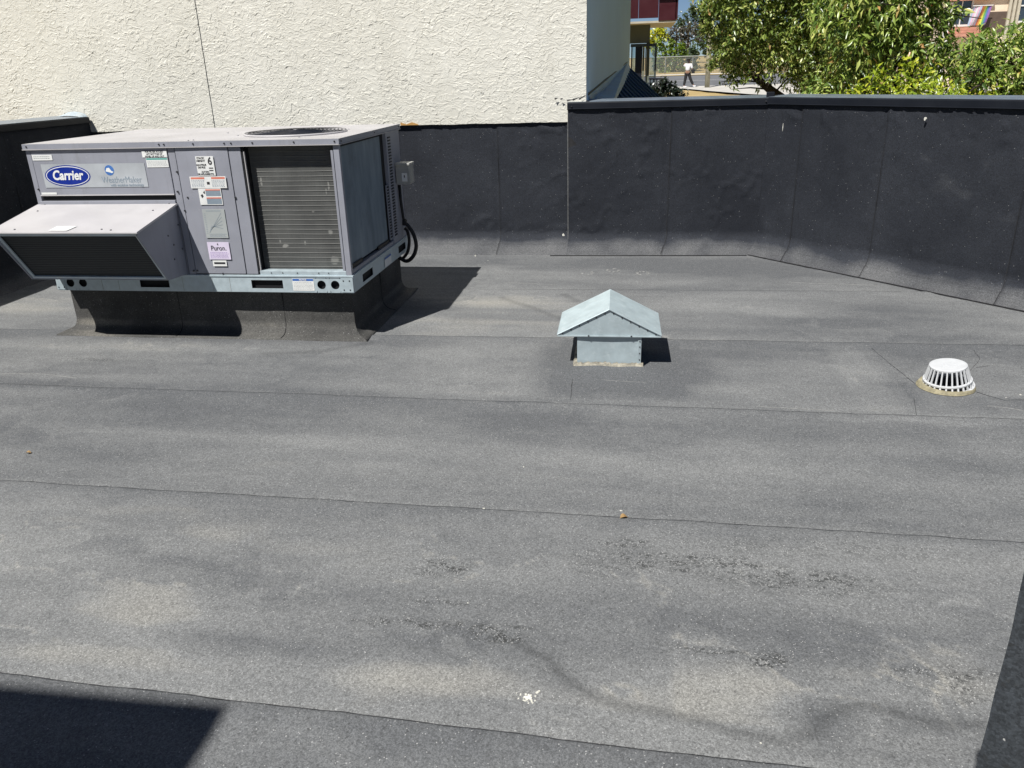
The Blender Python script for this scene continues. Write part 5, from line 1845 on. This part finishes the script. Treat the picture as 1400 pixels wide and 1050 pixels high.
# duct box walls
X_, Z_ = np.meshgrid(np.linspace(-.165, .165, 24), np.linspace(.0, .215, 18))
Y_ = BF + .006 * np.sin((X_ + .165) / .33 * math.pi) * np.sin((Z_ - .0) / .2 * math.pi) + .002 * (fbm(X_ * 12, Z_ * 12, 2, 5) - .5)
P_ = np.stack([X_, Y_, Z_], -1).reshape(-1, 3)
P_ = np.array([VM @ Vector(p) for p in P_]).reshape(18, 24, 3)
link('duct_front', grid_mesh('duct_front', P_), M['vent'], vent)
vobj(MB().box(-.165, -.162, BF + .002, .17, 0, .23), 'duct_side', M['vent'])
vobj(MB().box(.162, .165, BF + .002, .17, 0, .23), 'duct_side', M['vent'])
vobj(MB().box(-.165, .165, .17, .173, 0, .23), 'duct_rear', M['vent'])
vobj(MB().box(.150, .168, BF - .004, BF + .002, .02, .19), 'corner_seam', M['vent'], bevel=.001)
vobj(MB().box(-.160, .160, BF + .02, .16, .05, .06), 'duct_floor', M['inner'])
for s_ in (-1, 1):
    a = Vector((s_ * RW / 2, 0, ZE))
    n_ = Vector((s_ * (ZA - ZE), 0, RW / 2)).normalized() * .0035
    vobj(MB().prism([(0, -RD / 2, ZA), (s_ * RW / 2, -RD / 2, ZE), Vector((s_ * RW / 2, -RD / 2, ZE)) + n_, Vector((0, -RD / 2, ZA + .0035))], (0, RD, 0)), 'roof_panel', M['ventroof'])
    # rolled front edge
    vobj(MB().tube([(0, -RD / 2 - .001, ZA + .002), (s_ * RW / 2, -RD / 2 - .001, ZE + .001)], .003, 6), 'rolled_edge', M['vent'])
    vobj(MB().tube([(s_ * RW / 2, -RD / 2, ZE + .001), (s_ * RW / 2, RD / 2, ZE + .001)], .003, 6), 'rolled_edge', M['vent'])
vobj(MB().prism([(-RW / 2 + .006, -RD / 2 + .006, ZE - .002), (RW / 2 - .006, -RD / 2 + .006, ZE - .002), (0, -RD / 2 + .006, ZA - .002)], (0, .003, 0)), 'gable_panel', M['vent'])
vobj(MB().prism([(-RW / 2 + .006, RD / 2 - .006, ZE - .002), (RW / 2 - .006, RD / 2 - .006, ZE - .002), (0, RD / 2 - .006, ZA - .002)], (0, .003, 0)), 'gable_panel', M['vent'])
vobj(MB().box(-RW / 2, RW / 2, -RD / 2 - .001, -RD / 2 + .008, ZE - .010, ZE - .003), 'gable_lip', M['vent'], bevel=.001)
rv2 = MB().tube([(0, 0, 0), (0, -.004, 0)], [.0042, .003], 7).mesh('rivet')
rv2.materials.append(M['steel'])
for s_ in (-1, 1):
    for i in range(6):
        t = (i + .5) / 6
        screw(vent, VM @ Vector((s_ * RW / 2 * t * .98, -RD / 2 + .006, ZA + (ZE - ZA) * t * .98 - .010)), (0, 0, 0), 1, 'rivet', rv2)
for x in (-.105, .115):
    screw(vent, VM @ Vector((x, -RD / 2 - .001, ZE - .004)), (0, 0, 0), 1.2, 'rivet', rv2)
for z in (.05, .085, .12, .15):
    screw(vent, VM @ Vector((.160, BF - .004, z)), (0, 0, 0), .9, 'rivet', rv2)
# crusted caulk around the foot
rows = []
for j in range(5):
    row = []
    for i in range(70):
        x = -.182 + .362 * i / 69
        h = (.020 + .014 * noise.noise((x * 25, 0, 1)))
        t = j / 4
        y = BF - .003 - .018 * (1 - (1 - t) ** 1) * t - .004 * abs(noise.noise((x * 60, j * .9, 5)))
        row.append(VM @ Vector((x, y, max(h * (1 - t) ** .8 + .012 + .008 * noise.noise((x * 80, j * 1.7, 0)), .012))))
    rows.append(row)
link('caulk_bead', grid_mesh('caulk_bead', np.array(rows)), M['caulk'], vent)
vobj(MB().tube([(-.175, BF, .012), (-.176, 0, .014), (-.172, .17, .012)], .012, 6), 'caulk_bead', M['caulk'])
# raised membrane skirt right of the vent
sk2 = MB()
P_ = []
for j in range(10):
    for i in range(40):
        x = -.34 + .70 * i / 39
        y = BF - .02 - .22 * j / 9
        e = min(i, 39 - i) / 6
        P_.append(tuple(VM @ Vector((x + .01 * math.sin(j * 2.), y, .0035 + .012 * min(1, e) * (1 - j / 9) + .005 * (noise.noise((x * 9, y * 9, 0)) + .3) * min(1, e) * min(1, (9 - j) / 3)))))
Pg = np.array(P_).reshape(10, 40, 3)
tn, c0_, d0_ = roof_attrs(Pg[..., 0], Pg[..., 1])
link('skirt_sheet', grid_mesh('skirt_sheet', Pg, dict(tone=tn - .1, coarse=c0_, dark=d0_)), M['roof'], vent)

# ------------------------------------------------------------------ roof drain
DC = Vector((4.998, -.50, .010))
dr = empty('roof_drain', DC, 'white plastic dome strainer over the roof drain at the right', 'drain')
DM = Matrix.Translation(DC) @ Matrix.Scale(.83, 4) @ Matrix.Rotation(R(-7), 4, 'Y') @ Matrix.Rotation(R(3), 4, 'X')


def dobj(mb_, name, mat, parent=dr, bevel=0, **k_):
    mb_.v = [tuple(DM @ Vector(p)) for p in mb_.v]
    return mb_.obj(name, mat, parent, bevel, **k_)


def ring(mb_, r0, r1, z0, z1, n_=48):
    vs__ = []
    for i in range(n_):
        t = 2 * math.pi * i / n_
        for r_, z in ((r0, z0), (r1, z0), (r1 * (1), z1), (r0, z1)):
            vs__.append((math.cos(t) * r_, math.sin(t) * r_, z))
    return mb_.add(vs__, [(i * 4 + j, ((i + 1) % n_) * 4 + j, ((i + 1) % n_) * 4 + (j + 1) % 4, i * 4 + (j + 1) % 4) for i in range(n_) for j in range(4)])


tpv = MB().tube([(0, 0, .120), (0, 0, .128), (0, 0, .131)], [.098, .098, .088], 40)
top_ = dobj(tpv, 'strainer_top', M['plastic'])
tx = MB()
for k_ in range(3):
    a = .7 * k_
    tx.box(-.05 + .01 * k_, .05 - .01 * k_, -.03 + .022 * k_, -.026 + .022 * k_, .1305, .1322)
dobj(tx, 'moulded_marks', M['plastic'], top_)
NR = 26
for i in range(NR):
    t = 2 * math.pi * i / NR
    c_, s_ = math.cos(t), math.sin(t)
    rm = Matrix.Rotation(t, 4, 'Z')
    mb = MB()
    pr = [(.096, .124), (.118, .050), (.134, .004)]
    vs_ = []
    for r_, z in pr:
        for dx_, dy_ in ((-.005, -.0036), (.003, -.0036), (.003, .0036), (-.005, .0036)):
            vs_.append(rm @ Vector((r_ + dx_, dy_ * (1 + (.124 - z) * 2), z)))
    mb.add(vs_, [(4 * k_ + j, 4 * k_ + (j + 1) % 4, 4 * k_ + 4 + (j + 1) % 4, 4 * k_ + 4 + j) for k_ in range(2) for j in range(4)])
    dobj(mb, 'rib', M['plastic'])
dobj(ring(MB(), .112, .128, .034, .044), 'middle_ring', M['plastic'], bevel=.001)
dobj(ring(MB(), .122, .142, -.002, .008), 'base_ring', M['plastic'], bevel=.001)
MB().tube([DC + Vector((0, 0, -.006)), DC + Vector((0, 0, .002))], .098, 32).obj('drain_bowl', M['inner'], dr)
sv = []
ns_ = 60
for i in range(ns_):
    t = 2 * math.pi * i / ns_
    w_ = .6 + 1.5 * max(0, math.cos(t - 3.7)) + .12 * noise.noise((math.cos(t) * 3, math.sin(t) * 3, 0)) * 2
    for r_, z in ((.120, .006), (.138 + .006 * w_, .012 + .004 * noise.noise((i * .9, 0, 0))), (.139 + .010 * w_, .004), (.140 + .014 * w_, -.004)):
        sv.append(DC + Vector((math.cos(t) * r_ * .83, math.sin(t) * r_ * .83, z)))
MB().add(sv, [(i * 4 + j, ((i + 1) % ns_) * 4 + j, ((i + 1) % ns_) * 4 + j + 1, i * 4 + j + 1) for i in range(ns_) for j in range(3)]).obj('sealant_ring', M['sealant'], dr, smooth=True)
bpy.data.objects.remove(rp)
